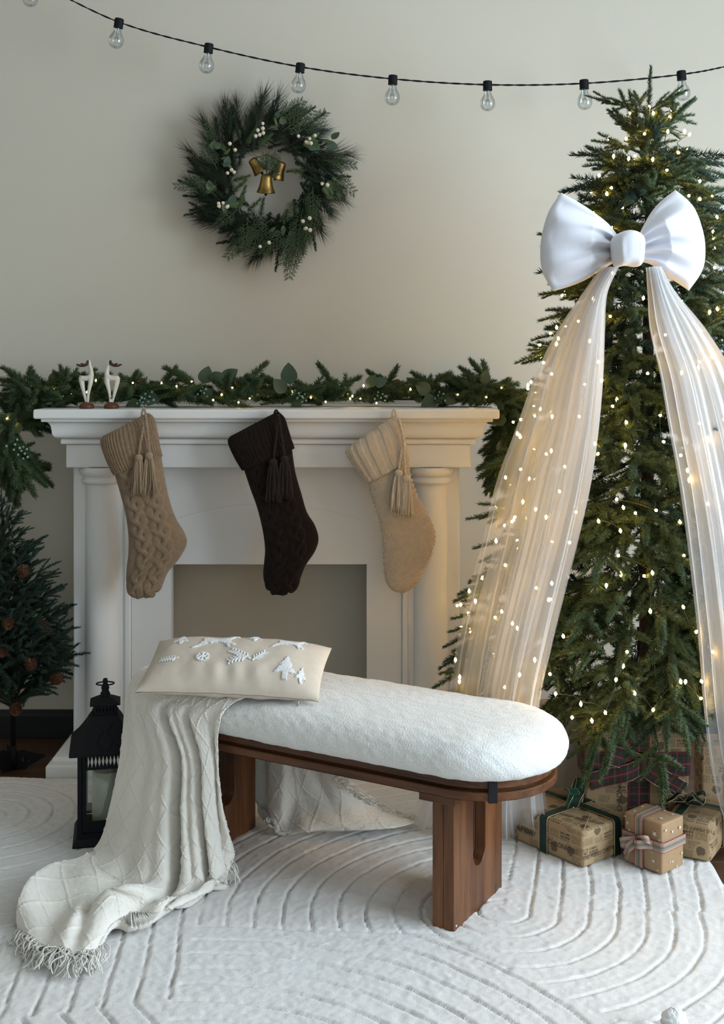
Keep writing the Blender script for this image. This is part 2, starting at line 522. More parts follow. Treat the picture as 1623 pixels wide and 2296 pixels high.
# ================================================================== fireplace
FP = empty('fireplace_mantel', (-.285, 3.69, 0), 'white plaster fireplace surround with columns, arched panel and moulded mantel shelf', 'fireplace')
def sweep3(mb, prof, xl, xr, yf, yb):
    """profile (out, z) swept round left return, front and right return"""
    n = len(prof); V = []
    for o, z in prof:
        V += [(xl - o, yb, z), (xl - o, yf - o, z), (xr + o, yf - o, z), (xr + o, yb, z)]
    Fc = []
    for i in range(n - 1):
        for k in range(3):
            a, c = i * 4 + k, i * 4 + k + 1
            Fc.append((a, c, c + 4, a + 4))
    Fc.append((3, 2, 1, 0)); Fc.append(tuple((n - 1) * 4 + k for k in range(4)))
    mb.add(V, Fc)
fxl, fxr, fyf, fyb = -.9019, .3320, 3.640, 3.955
def arc(o0, z0, o1, z1, n, kind):
    out = []
    for i in range(n + 1):
        t = i / n
        if kind == 'cove': out.append((o0 + (o1 - o0) * (1 - math.cos(t * PI / 2)), z0 + (z1 - z0) * math.sin(t * PI / 2)))
        else: out.append((o0 + (o1 - o0) * math.sin(t * PI / 2), z0 + (z1 - z0) * (1 - math.cos(t * PI / 2))))
    return out
b = MB(); sweep3(b, [(0, .9198), (0, .992)], fxl, fxr, fyf, fyb); b.build('frieze', M_plaster, FP, bevel=.004, smooth=False)
b = MB(); sweep3(b, [(.009, .9925), (.013, .994), (.013, 1.006), (.010, 1.0095)], fxl, fxr, fyf, fyb); b.build('lower_fillet', M_plaster, FP, smooth=False, bevel=.003)
b = MB(); sweep3(b, [(.008, 1.0095)] + arc(.014, 1.010, .034, 1.032, 6, 'round') + arc(.034, 1.032, .050, 1.0625, 6, 'cove')[1:], fxl, fxr, fyf, fyb)
b.build('ogee_moulding', M_plaster, FP, autosmooth=.7)
b = MB(); sweep3(b, [(.058, 1.0625), (.060, 1.064), (.060, 1.0725)], fxl, fxr, fyf, fyb); b.build('upper_fillet', M_plaster, FP, smooth=False, bevel=.002)
b = MB(); sweep3(b, [(.075, 1.0725), (.078, 1.0760), (.078, 1.0980), (.075, 1.1010)], fxl, fxr, fyf, fyb); shelf = b.build('mantel_shelf', M_plaster, FP, smooth=False, bevel=.003)
# uprights
for x0, x1 in ((-.8915, -.7135), (.1235, .3015)):
    b = MB(); b.box((x0, 3.69, .06), (x1, 3.955, .9198)); b.build('upright', M_plaster, FP, smooth=False, bevel=.004)
for x0, x1 in ((-.7135, -.590), (.0145, .1235)):
    b = MB(); b.box((x0, 3.700, .06), (x1, 3.742, .616)); b.build('inner_jamb', M_plaster, FP, smooth=False, bevel=.002)
b = MB(); b.box((-.7135, 3.702, .616), (.1235, 3.742, .9198)); b.build('lintel_panel', M_plaster, FP, smooth=False, bevel=.002)
# proud arched plate under the shelf with straight legs
xs = np.linspace(-.7125, .1225, 41)
top = .8036 - .61 * (xs + .295) ** 2
V = []; Fc = []
for x, z in zip(xs, top): V += [(x, 3.6955, .6165), (x, 3.6955, z), (x, 3.7025, .6165), (x, 3.7025, z)]
for i in range(40):
    a = i * 4; c = a + 4
    Fc += [(a, c, c+1, a+1), (a+1, c+1, c+3, a+3), (a, a+2, c+2, c)]
b = MB(); b.add(V, Fc); b.build('arched_panel', M_plaster, FP, autosmooth=.6)
for x0, x1 in ((-.7125, -.590), (.0145, .1225)):
    b = MB(); b.box((x0, 3.6955, .06), (x1, 3.7005, .6165)); b.build('panel_leg', M_plaster, FP, smooth=False)
# narrow groove strips beside the columns
for x0, x1 in ((-.7320, -.7145), (.1245, .1420)):
    b = MB(); b.box((x0, 3.683, .06), (x1, 3.692, .9195)); b.build('reeded_strip', M_plaster, FP, smooth=False, bevel=.004)
# engaged round columns
for cx in (-.802, .212):
    b = MB()
    prof = [(.069, .060), (.070, .090), (.064, .095), (.066, .105), (.060, .118), (.0555, .13), (.0545, .5), (.0535, .862),
            (.0535, .866), (.062, .868), (.066, .874), (.066, .880), (.061, .886), (.059, .889), (.064, .893), (.070, .899), (.0725, .906), (.0725, .912), (.070, .9195)]
    b.lathe(prof, (cx, 3.703, 0), 40); b.build('column', M_plaster, FP, autosmooth=.8)
# hearth slab
b = MB(); sweep3(b, [(0, 0), (.003, .004), (.003, .046), (-.004, .054), (-.010, .057)] + arc(-.012, .058, -.040, .078, 6, 'cove') + [(-.05, .080)], -.931, .345, 3.533, 3.935)
b.build('hearth_slab', M_plaster, FP, autosmooth=.7)
# ================================================================== rug
RUG_TOP = .022
def rug_height(X, Y):
    """carved groove pattern: concentric arcs meeting along seams"""
    w = .003 * fbm(X * 18, Y * 18, 2, 3) + .010 * fbm(X * 3.2, Y * 3.2, 2, 9)
    sp = .0615
    d1r = np.hypot(X - .315, Y - 2.665)
    ax = (X - .315) - .20 * (Y - 2.665)
    d1 = np.where((Y > 2.665) & (ax > 0), np.abs(ax) * .98, d1r)
    d2 = np.hypot(X + .30, Y - 1.86)
    d3 = np.abs(X + 1.9 + .06 * Y)
    d4 = np.hypot((X + 1.02), (Y - 3.22))
    d5 = np.hypot(X + 1.35, Y - 1.55)
    d = d1.copy()
    seam = Y - (2.555 - .10 * (X - .2) - .9 * np.maximum(0, X - .15))
    d = np.where((seam < 0) & (X < .75), d2, d)
    strip = (X < -.36) & (Y > 2.30 + .25 * (X + .36)) & (Y < 2.80)
    d = np.where(strip, d3, d)
    d = np.where((X < -.36) & (Y >= 2.80) | (X < -.62 - .3 * (2.8 - Y)) & (Y > 2.55), d4, d)
    d = np.where((X < -.36) & (Y <= 2.30 + .25 * (X + .36)), d5, d)
    ph = (d + w) / sp
    g = np.abs(ph - np.round(ph)) * sp
    groove = np.exp(-(g / .0027) ** 2)
    pillow = np.cos((ph - np.round(ph)) * PI) * 0.0
    h = -groove * (.0065 + .004 * fbm(X * 20, Y * 20, 2, 5))
    # a rounded shoulder on one side of each groove
    side = ph - np.round(ph)
    h = h + .0007 * np.exp(-((side * sp - .009) / .006) ** 2) - .0006 * np.exp(-((side * sp + .024) / .010) ** 2)
    for s in (seam,):
        m = np.exp(-(s / .006) ** 2) * ((X < .30) & (X > -.36))
        h = h - m * .004
    h = h + .0009 * fbm(X * 55, Y * 55, 2, 1) + .0011 * noise2(X * 170, Y * 170, 2) + .0008 * noise2(X * 90 + Y * 40, Y * 60, 12) + .004 * fbm(X * 4, Y * 4, 2, 11)
    return h
nx, ny = 560, 430
gx = np.linspace(-1.75, .862, nx); gy = np.linspace(1.62, 3.528, ny)
GX, GY = np.meshgrid(gx, gy)
GX2 = GX + .008 * noise2(GY * 9, GY * 0, 4) * np.clip(1 - np.abs(GX - .862) / .2, 0, 1)
H = RUG_TOP + rug_height(GX, GY)
edge = np.minimum.reduce([GX - gx[0], gx[-1] - GX, GY - gy[0], gy[-1] - GY])
H = np.where(edge < .02, .004 + (H - .004) * np.sqrt(np.clip(edge / .02, 0, 1)), H)
GY2 = GY + .010 * noise2(GX * 6, GX * 0, 8) * np.clip((GY - 3.3) / .22, 0, 1)
GY2 = np.minimum(GY2, 3.531)
G = np.stack([GX2, GY2, np.maximum(H, .0015)], -1)
M_rug = mat('white_plush_pile', (0.79, 0.76, 0.715), .95, (0.735, 0.70, 0.65), 45.0, bump=.7, bump_scale=650, spec=.1, sheen=.4)
b = MB(); b.grid(G)
rug = b.build('rug', M_rug)
tag(rug, 'white plush rug with carved concentric arc grooves on the floor', 'rug')
# ================================================================== bench
BO = np.array([-.0634, 2.8655, 0.0])
BU = np.array([.8651, -.5015, 0.0]); BV = np.array([.5015, .8651, 0.0]); BZ = np.array([0, 0, 1.0])
def bp(u, v, z): return BO + BU * u + BV * v + BZ * z
bench = empty('bench', tuple(BO + BZ * RUG_TOP), 'long oval bench with white boucle cushion and walnut-stained wooden base', 'bench')
bench.rotation_euler = (0, 0, math.atan2(BU[1], BU[0]))
class BenchMB(MB):
    """works in bench coordinates (u, v, z above the floor)"""
    pass
ORG[bench] = np.array([0, 0, RUG_TOP])
S_H = .377
def stadium(h, n=160, s=S_H):
    """outline points of a stadium of half width h, arc-length spaced"""
    per = 4 * s + 2 * PI * h
    out = []
    for i in range(n):
        d = per * i / n
        if d < 2 * s: out.append((-s + d, -h))
        elif d < 2 * s + PI * h:
            a = (d - 2 * s) / h - PI / 2; out.append((s + h * math.cos(a), h * math.sin(a)))
        elif d < 4 * s + PI * h: out.append((s - (d - 2 * s - PI * h), h))
        else:
            a = (d - 4 * s - PI * h) / h + PI / 2; out.append((-s + h * math.cos(a), h * math.sin(a)))
    return np.array(out)
def stadium_ring(mb, hs_z, n=160, cap=True):
    rows = []
    for h, z in hs_z:
        p = stadium(h, n); rows.append(np.column_stack([p, np.full(n, z)]))
    G = np.stack(rows)
    mb.grid(G, closed_u=True)
    return G
# lower and upper wooden rims with the shadow gap between them
b = MB(); G = stadium_ring(b, [(.05, .325), (.170, .325), (.172, .327), (.172, .341), (.170, .343), (.05, .343)]); b.build('lower_rim', M_wood, bench, autosmooth=.5)
b = MB(); stadium_ring(b, [(.05, .343), (.154, .343), (.154, .3445), (.158, .346), (.164, .350), (.164, .366), (.162, .368), (.05, .368)]); b.build('upper_rim', M_wood, bench, autosmooth=.5)
b = MB(); G = stadium(.172, 60); b.add(np.vstack([np.column_stack([G, np.full(60, .3255)])]), [tuple(range(59, -1, -1))]); b.build('underside_panel', M_wood, bench, smooth=False)
# cushion: bulging stadium with a soft nap
prof = [(.110, .362), (.150, .3635), (.170, .366), (.182, .371), (.190, .378), (.195, .387), (.1975, .397), (.1975, .407), (.195, .417), (.190, .427), (.182, .436), (.171, .4435), (.155, .4500), (.135, .4545), (.11, .4575), (.08, .4595), (.045, .4605), (.014, .461), (.0002, .461)]
prof = catmull(prof, 84)
n = 520
rows = []
for h, z in prof:
    p = stadium(max(h, .0002), n); rows.append(np.column_stack([p, np.full(n, z)]))
G = np.stack(rows); Nn = -grid_normals(G, True)
out = G + 0
u, v, z = G[..., 0], G[..., 1], G[..., 2]
lump = noise2(u * 62 + z * 40, v * 62 + z * 55, 3) * .0009 + noise2(u * 85 - v * 20, v * 85 + z * 70, 6) * .0005 + fbm(u * 9, v * 9, 2, 2) * .0018
c = np.array([0, 0, .41])
sgn = np.sign(np.sum(Nn * (G - np.stack([np.clip(u, -S_H, S_H), v * 0, z * 0 + .41], -1)), -1)); sgn[sgn == 0] = 1
hcol = np.array([max(h, .0002) for h, _ in prof])[:, None]
G = G + Nn * (sgn * lump * np.clip(hcol / .03, 0, 1))[..., None]
G[hcol[:, 0] < .03, :, 2] += (lump * (1 - np.clip(hcol / .03, 0, 1)) * 0)[hcol[:, 0] < .03]
M_boucle = mat('white_boucle', (0.82, 0.81, 0.77), .95, (0.74, 0.73, 0.685), 160.0, bump=1.0, bump_scale=270, spec=.1, sheen=.3)
b = MB(); b.grid(G, closed_u=True); b.build('cushion', M_boucle, bench)
# black webbing strap round the rims
a_s = math.radians(-56)
Ms = Matrix.Translation((S_H, 0, 0)) @ Matrix.Rotation(a_s, 4, 'Z')
b = MB()
b.box((.1635, -.0095, .3225), (.1738, .0095, .3690), M=Ms); b.box((.09, -.0095, .3222), (.1738, .0095, .3246), M=Ms)
b.build('strap', M_blackcloth, bench, smooth=False, bevel=.0008)
# legs: two boards glued side by side with a slot open to the top
def leg_board(u0, u1):
    pts = [(-.1283, .018), (.1283, .018), (.1283, .325), (.036, .325)]
    for i in range(13):
        a = -PI * i / 12
        pts.append((.003 + .033 * math.cos(a), .153 + .033 * math.sin(a)))
    pts += [(-.030, .325), (-.1283, .325)]
    bm = bmesh.new()
    vs = [bm.verts.new((u0, v, z - RUG_TOP)) for v, z in pts]
    f = bm.faces.new(vs)
    r = bmesh.ops.extrude_face_region(bm, geom=[f])
    bmesh.ops.translate(bm, vec=(u1 - u0, 0, 0), verts=[e for e in r['geom'] if isinstance(e, bmesh.types.BMVert)])
    bmesh.ops.recalc_face_normals(bm, faces=bm.faces)
    me = bpy.data.meshes.new('leg_board'); bm.to_mesh(me); bm.free()
    me.materials.append(M_wood_v)
    return me
for uc in (-.350, .350):
    outer = link_mesh('leg', leg_board(uc, uc + .026), bench)
    inner = link_mesh('leg_board', leg_board(uc - .026, uc - .0006), outer)
    for o in (outer, inner):
        md = o.modifiers.new('bevel', 'BEVEL'); md.width = .0012; md.segments = 1; md.limit_method = 'ANGLE'; md.angle_limit = 1.0
    b = MB(); b.box((uc - .044, -.158, .304), (uc + .044, -.034, .325)); b.box((uc - .044, .04, .304), (uc - .0265, .158, .325))
    b.build('cross_cleat', M_wood, bench, smooth=False, bevel=.002)
b = MB(); b.lathe([(.0001, .0015), (.0022, .001), (.0024, 0)], (.3762, -.118, .032), 10, axis=(1, 0, 0)); b.build('screw_cap', M_white, bench)
# ================================================================== stockings
def yarn_mat(name, color, color2, scale=1.0, bump=.6, sheen=.25):
    """knit stitches: V rows from UV in metres"""
    m, nt, N, L, B = new_mat(name)
    B.inputs['Roughness'].default_value = .95; B.inputs['Specular IOR Level'].default_value = .1
    B.inputs['Sheen Weight'].default_value = sheen
    uv = N.new('ShaderNodeUVMap'); sx = N.new('ShaderNodeSeparateXYZ'); L.new(uv.outputs[0], sx.inputs[0])
    def math_(op, a, bb=None, c=None):
        n = N.new('ShaderNodeMath'); n.operation = op
        for i, q in enumerate((a, bb, c)):
            if q is None: continue
            if isinstance(q, (int, float)): n.inputs[i].default_value = q
            else: L.new(q, n.inputs[i])
        return n.outputs[0]
    col = math_('MULTIPLY', sx.outputs[0], 210 / scale)
    fr = math_('FRACT', col)
    vee = math_('ABSOLUTE', math_('SUBTRACT', fr, .5))
    row = math_('MULTIPLY_ADD', sx.outputs[1], 300 / scale, math_('MULTIPLY', vee, -1.2))
    st = math_('SINE', math_('MULTIPLY', row, 2 * PI))
    ridge = math_('SINE', math_('MULTIPLY', vee, 2 * PI))
    h = math_('ADD', math_('MULTIPLY', st, .5), ridge)
    nz = N.new('ShaderNodeTexNoise'); nz.inputs['Scale'].default_value = 60; nz.inputs['Detail'].default_value = 4
    L.new(uv.outputs[0], nz.inputs['Vector'])
    f = math_('MULTIPLY_ADD', h, .22, nz.outputs['Fac'])
    mx = N.new('ShaderNodeMix'); mx.data_type = 'RGBA'; mx.clamp_factor = True
    mx.inputs['A'].default_value = rgba(color2); mx.inputs['B'].default_value = rgba(color)
    L.new(f, mx.inputs['Factor']); L.new(mx.outputs['Result'], B.inputs['Base Color'])
    bp_ = N.new('ShaderNodeBump'); bp_.inputs['Strength'].default_value = bump; bp_.inputs['Distance'].default_value = .0015
    L.new(h, bp_.inputs['Height']); L.new(bp_.outputs['Normal'], B.inputs['Normal'])
    return m

def cable(a, v, c, w, period, phase=0.0):
    ph = 2 * PI * v / period + phase
    A = w * .31; r = w * .185
    h = np.zeros_like(a)
    for k in (0, 1, 2):
        x = c + A * np.sin(ph + 2 * PI * k / 3)
        z = .5 + .5 * np.cos(2 * (ph + 2 * PI * k / 3) + .6)
        q = np.sqrt(np.clip(1 - ((a - x) / r) ** 2, 0, 1))
        h = np.maximum(h, q ** .8 * (.50 + .50 * z))
    return h

def shell(rows_px, yc, nr, nt, depth, pattern, power=2.3, y_lean=0.0, depth_rows=None):
    """closed tube through (left, right) pixel pairs at depth yc; pattern(a, v, theta) -> height"""
    R = np.array(rows_px, float)
    Lp = np.array([P(x, y, yc) for x, y in R[:, :2]]); Rp = np.array([P(x, y, yc) for x, y in R[:, 2:]])
    Lp = catmull(Lp, nr); Rp = catmull(Rp, nr)
    C = (Lp + Rp) / 2; Hh = (Rp - Lp) / 2
    hw = np.linalg.norm(Hh, axis=1)
    v = np.concatenate([[0], np.cumsum(np.linalg.norm(np.diff(C, axis=0), axis=1))])
    th = np.linspace(0, 2 * PI, nt, endpoint=False)
    ct, st = np.cos(th), np.sin(th)
    sc = np.sign(ct) * np.abs(ct) ** (2 / power); ss = np.sign(st) * np.abs(st) ** (2 / power)
    if depth_rows is None: d = depth * np.minimum(1, hw / .048) ** .8
    else: d = np.interp(np.linspace(0, 1, nr), np.linspace(0, 1, len(depth_rows)), depth_rows)
    G = C[:, None, :] + Hh[:, None, :] * sc[None, :, None] + np.array([0, 1.0, 0]) * (d[:, None] * ss[None, :])[..., None]
    Nn = grid_normals(G, True)
    outward = np.sign(np.sum(Nn * (G - C[:, None, :]), -1)); outward[outward == 0] = 1
    Nn = Nn * outward[..., None]
    a = hw[:, None] * sc[None, :] * np.where(ss[None, :] > 0, 1, 1)
    vv = np.broadcast_to(v[:, None], a.shape)
    G = G + Nn * pattern(a, vv, np.broadcast_to(th[None, :], a.shape))[..., None]
    uv = np.stack([a, vv], -1)
    return G, uv

def make_stocking(name, label, rows, cuff, yc, mats, body_pat, cuff_pat, cords, loop, fold_px):
    m_body, m_cuff, m_tassel = mats
    top = P(*loop, yc)
    t = empty(name, top, label, 'stocking', 'knitted stockings hanging from the mantel')
    G, uv = shell(rows, yc, 380, 200, .030, body_pat)
    b = MB(); b.grid(G, closed_u=True, uv=uv)
    n0 = b.n; C = G.shape[1]
    b.add([G[-1].mean(0)], []); last = b.n - 1
    for k in range(C): b.f.append(((G.shape[0]-1)*C + k, (G.shape[0]-1)*C + (k+1) % C, last)); b.m.append(0)
    b.build('leg_and_foot', m_body, t)
    G, uv = shell(cuff, yc - .001, 120, 220, .036, cuff_pat, depth_rows=[.012, .024, .033, .036, .037, .036])
    # turned edge at the open end and hem
    b = MB(); b.grid(G, closed_u=True, uv=uv)
    inner = G[-1] * 1.0; cen = inner.mean(0); b2 = cen + (inner - cen) * .88
    b.grid(np.stack([G[-1], b2]), closed_u=True, uv=np.stack([uv[-1], uv[-1]]))
    cen = G[0].mean(0); b3 = cen + (G[0] - cen) * .6 - np.array([0, 0, .01])
    b.grid(np.stack([b3, G[0]]), closed_u=True, uv=np.stack([uv[0], uv[0]]))
    b.build('cuff', m_cuff, t)
    # hanging loop over the hook
    lp = P(loop[0], loop[1], yc)
    b = MB(); pts = []
    for i in range(17):
        a = PI * i / 16
        pts.append(lp + np.array([.0055 * math.cos(a), .012 - .0 * a, .004 + .016 * math.sin(a)]) - np.array([0, .010, .016]))
    pts = [pts[0] + np.array([0, 0, -.012])] + pts + [pts[-1] + np.array([0, 0, -.012])]
    b.tube(pts, .0032, 8); b.build('hanging_loop', m_tassel, t)
    b = MB(); b.tube([lp + np.array([0, .03, .004]), lp + np.array([0, .004, .004]), lp + np.array([0, -.003, .006]), lp + np.array([0, -.004, .011])], .0012, 6)
    b.build('hook', mat('steel_hook', (.5, .5, .5), .35, metallic=1.0), t)
    yf = yc - .043
    for ci, (path, head, skirt_w, skirt_y) in enumerate(cords):
        pts = [P(x, y, yf - (.006 if ci else .002)) for x, y in path]
        pts = catmull(pts, 46)
        # twisted cord of two plies
        b = MB()
        for s in (0, PI):
            q = []
            for i, p in enumerate(pts):
                ang = i * .9 + s
                q.append(p + .0016 * np.array([math.cos(ang), math.sin(ang), 0]))
            b.tube(q, .0021, 6)
        cord = b.build('cord', m_tassel, t)
        hd = P(head[0], head[1], yf - .006)
        b = MB()
        for k in range(22):                     # wound knot: bundle of strands over a ball
            a = 2 * PI * k / 22
            pts2 = []
            for i in range(9):
                f = PI * (.12 + .80 * i / 8)
                r = .0098 * math.sin(f) + .0006
                pts2.append(hd + np.array([r * math.cos(a), r * math.sin(a), .0100 * math.cos(f)]))
            b.tube(pts2, .0016, 5, caps=False)
        b.ball(hd, .0088, 10)
        b.build('tassel_knot', m_tassel, cord)
        b = MB(); w_m = skirt_w * yf / F_PX / 2; ln = (skirt_y - head[1]) * yf / F_PX
        rs = random.Random(ci * 5 + int(head[0]))
        for k in range(58):
            a = rs.uniform(0, 2 * PI); rr = math.sqrt(rs.random())
            l = ln * rs.uniform(.88, 1.02); wob = rs.uniform(-1, 1) * .0018; phs = rs.uniform(0, 6)
            pts2 = []
            for i in range(8):
                f = i / 7
                spread = (.45 + .55 * f ** .7) * w_m * rr
                pts2.append(hd + np.array([math.cos(a) * spread + wob * math.sin(f * 7 + phs) * f, math.sin(a) * spread * .55 + .001 * math.cos(f * 6 + phs), -.007 - f * (l - .007)]))
            b.tube(pts2, .00135, 5)
        b.build('tassel', m_tassel, cord)
    return t

def pat_cable(c1, c2, w, per, amp=.0085, ph=0.0, border=None):
    def f(a, v, th):
        taper = np.clip(v / .02, 0, 1)
        h = np.maximum(cable(a, v, c1, w, per, ph), cable(a, v, c2, w, per, ph + 1.6))
        rib = .25 * (np.abs(np.sin(v * 2 * PI / .0052)) * np.exp(-((a - (c1 + c2) / 2) / .006) ** 2))
        st = .05 * np.sin(v * 2 * PI / .0034)
        front = np.clip(-np.sin(th) * 3, 0, 1)
        return amp * (h + st * (h > .1) + rib) * front * taper + .0004 * np.sin(v * 1850)
    return f
def pat_rib(per, amp=.0022, sharp=1.0):
    def f(a, v, th):
        arc = (th / (2 * PI)) * .30
        return amp * (np.abs(np.cos(PI * arc / per)) ** sharp) + .0003 * np.sin(v * 1800)
    return f
def pat_bobble(a, v, th):
    s = .0072
    h = np.cos(2 * PI * a / s + PI * np.floor(v / s)) * np.abs(np.sin(PI * v / s))
    fade = np.clip((.335 - v) / .03, 0, 1)
    ring = np.sin(v * 2 * PI / .006) * (1 - fade)
    return .0026 * (h * fade + ring * .35)
def pat_wide_rib(a, v, th):
    arc = (th / (2 * PI)) * .30
    q = (arc / .0215) % 1.0
    ridge = np.where(q < .55, .5 + .5 * np.abs(np.sin(PI * q / .55 * 3)) , 0.0)
    return .0042 * ridge

M_tan = yarn_mat('tan_wool', (0.34, 0.235, 0.145), (0.19, 0.120, 0.068))
M_tan_c = yarn_mat('tan_wool_rib', (0.33, 0.225, 0.135), (0.155, 0.098, 0.058))
M_tan_t = mat('tan_yarn', (0.38, 0.265, 0.165), .95, (0.28, 0.19, 0.11), 300, sheen=.3)
M_choc = yarn_mat('dark_brown_wool', (0.020, 0.012, 0.009), (0.009, 0.006, 0.005), sheen=.06)
M_choc_t = mat('dark_brown_yarn', (0.028, 0.016, 0.012), .95, (0.016, 0.009, 0.008), 300, sheen=.06)
M_cream = yarn_mat('cream_wool', (0.60, 0.49, 0.36), (0.42, 0.33, 0.23), bump=.4)
M_cream_t = mat('cream_yarn', (0.66, 0.56, 0.42), .95, (0.54, 0.44, 0.32), 300, sheen=.3)
YS = 3.522
make_stocking('christmas_stocking', 'tan cable-knit stocking with two tassels below the reindeer figurines',
    [(258,1050,354,1012),(257,1062,361,1022),(268,1100,368,1065),(281,1150,379,1118),(288,1200,393,1160),(288,1240,414,1196),(285,1265,418,1222),(283,1290,400,1255),(284,1306,376,1284),(291,1325,362,1316),(303,1334,347,1330),(316,1337,334,1336)],
    [(234,979,330,928),(228,988,343,938),(231,1005,350,965),(240,1030,355,995),(250,1052,359,1013),(257,1064,362,1024)],
    YS, (M_tan, M_tan_c, M_tan_t), pat_cable(-.031, .027, .060, .135), pat_rib(.0062, .0038),
    [([(325,930),(321,960),(314,1000),(311,1024)], (311,1027), 36, 1110), ([(326,930),(330,960),(334,995),(335,1020)], (334,1022), 38, 1108)], (322, 921), None)
make_stocking('christmas_stocking', 'dark brown cable-knit stocking hanging at the middle of the mantel',
    [(545,1040,648,998),(547,1052,654,1006),(560,1092,662,1058),(577,1140,676,1108),(589,1190,688,1148),(594,1230,706,1178),(592,1262,714,1208),(590,1287,706,1236),(593,1306,684,1270),(601,1320,668,1310),(616,1328,652,1325),(628,1330,642,1329)],
    [(519,979,622,924),(513,988,636,938),(517,1003,644,962),(528,1026,651,985),(538,1043,656,998),(545,1054,658,1006)],
    YS, (M_choc, M_choc, M_choc_t), pat_cable(-.032, .022, .058, .140, ph=1.0), pat_rib(.0062, .0034),
    [([(622,930),(621,965),(616,1005),(613,1032)], (613,1037), 40, 1126), ([(624,930),(630,965),(635,1000),(638,1024)], (638,1030), 40, 1117)], (619, 923), None)
make_stocking('christmas_stocking', 'cream bobble-knit stocking at the right end of the mantel',
    [(818,1066,906,1018),(824,1080,914,1028),(832,1110,922,1068),(845,1150,937,1112),(855,1190,958,1150),(858,1230,973,1184),(860,1262,975,1214),(862,1290,962,1254),(866,1306,946,1288),(877,1321,930,1315),(889,1327,914,1325),(898,1329,908,1328)],
    [(782,1004,882,934),(777,1013,897,946),(784,1028,903,970),(799,1050,909,1000),(813,1070,913,1022),(822,1082,915,1032)],
    YS, (M_cream, M_cream, M_cream_t), pat_bobble, pat_wide_rib,
    [([(893,940),(903,985),(898,1025),(894,1055)], (894,1061), 46, 1146), ([(895,940),(905,985),(907,1030),(910,1068)], (911,1073), 38, 1155)], (884, 922), None)
# ================================================================== reindeer figurines
M_ivory = mat('ivory_resin', (0.70, 0.66, 0.56), .4, (0.66, 0.61, 0.50), 20)
M_redbrown = mat('red_brown_resin', (0.13, 0.045, 0.022), .35, (0.10, 0.032, 0.016), 20)
M_antler = mat('dark_antler', (0.055, 0.016, 0.012), .5)
def reindeer(px0, mirror, label):
    Y0 = 3.63; s = 150 / 1623 * Y0 / F_PX
    base = P(px0, 917, Y0); base[2] = 1.1012
    t = empty('reindeer_figurine', base, label, 'figurine', 'reindeer figurines on the mantel')
    def q(x, y, dy=0.0):
        return base + np.array([(x - 480) * s * (-1 if mirror else 1), dy, (1390 - y) * s])
    b = MB()
    def tb(pts, rad, dy=None):
        pts = [q(x, y, (dy[i] if dy else 0)) for i, (x, y) in enumerate(pts)]
        n = 26; pp = catmull(pts, n); rr = np.interp(np.linspace(0, 1, n), np.linspace(0, 1, len(rad)), rad) * s
        b.tube(pp, list(rr), 12)
    tb([(540, 205), (545, 260), (556, 350), (585, 460), (592, 560), (575, 660)], [6, 30, 38, 48, 62, 70])
    tb([(585, 600), (520, 650), (430, 660), (345, 655)], [66, 64, 66, 66])
    tb([(345, 640), (350, 720), (375, 860), (420, 1050), (470, 1245)], [70, 70, 56, 42, 32], [0, .003, .003, .002, .001])
    tb([(580, 640), (578, 760), (548, 900), (520, 1060), (505, 1245)], [66, 58, 46, 34, 32], [0, -.003, -.003, -.002, -.001])
    tb([(335, 640), (320, 610), (335, 590)], [30, 22, 6])
    tb([(540, 230), (532, 270), (520, 300)], [14, 26, 10])
    body = b.build('body', M_ivory, t)
    md = body.modifiers.new('remesh', 'REMESH'); md.mode = 'VOXEL'; md.voxel_size = .0011; md.use_smooth_shade = True
    md = body.modifiers.new('smooth', 'SMOOTH'); md.iterations = 4; md.factor = .5
    for sgn in (-1, 1):
        b = MB(); d = sgn * .004
        tb([(508, 235), (500, 290), (450, 335), (370, 360), (300, 345), (245, 318)], [30, 32, 30, 26, 20, 14], [0, d, d*2, d*2.2, d*2.4, d*2.4])
        tb([(430, 345), (385, 320), (350, 298)], [22, 18, 12], [d*2, d*2.2, d*3])
        b.build('antler', M_antler, t)
    b = MB()
    prof = [(.0001, 0), (170, 0), (185, 25), (178, 70), (140, 112), (80, 145), (50, 156), (.0001, 158)]
    b.lathe([(r * s, h * s) for r, h in prof], q(480, 1390), 28); b.build('base', M_redbrown, t)
reindeer(194.5, False, 'ivory reindeer figurine with antlers pointing left on the mantel')
reindeer(250.0, True, 'ivory reindeer figurine with antlers pointing right on the mantel')

# ================================================================== bulb string along the wall
SL = empty('festoon_lights', P(811, 150, 3.74), 'black festoon cable with clear unlit bulbs strung across the wall', 'string lights')
YSL = 3.74
sock = [(62, -52, -6), (268, 42, 9), (469, 98, 7), (674, 142, 6), (881, 169, 2), (1093, 182, 0), (1309, 179, -2), (1527, 159, -4)]
pts = [P(-160, -110, YSL)] + [P(x, y + 8, YSL) for x, y, a in sock] + [P(1660, 142, YSL), P(1900, 90, YSL)]
pp = catmull(pts, 420)
b = MB()
for s in (0, PI):
    b.tube([p + .0014 * np.array([0, math.cos(i * .55 + s), math.sin(i * .55 + s)]) for i, p in enumerate(pp)], .0017, 6)
b.build('cable', M_black, SL)
M_bulb = clear_glass('clear_bulb_glass', (0.93, 0.95, 0.95), .22)
M_stem = clear_glass('bulb_stem_glass', (0.70, 0.76, 0.78), .6)
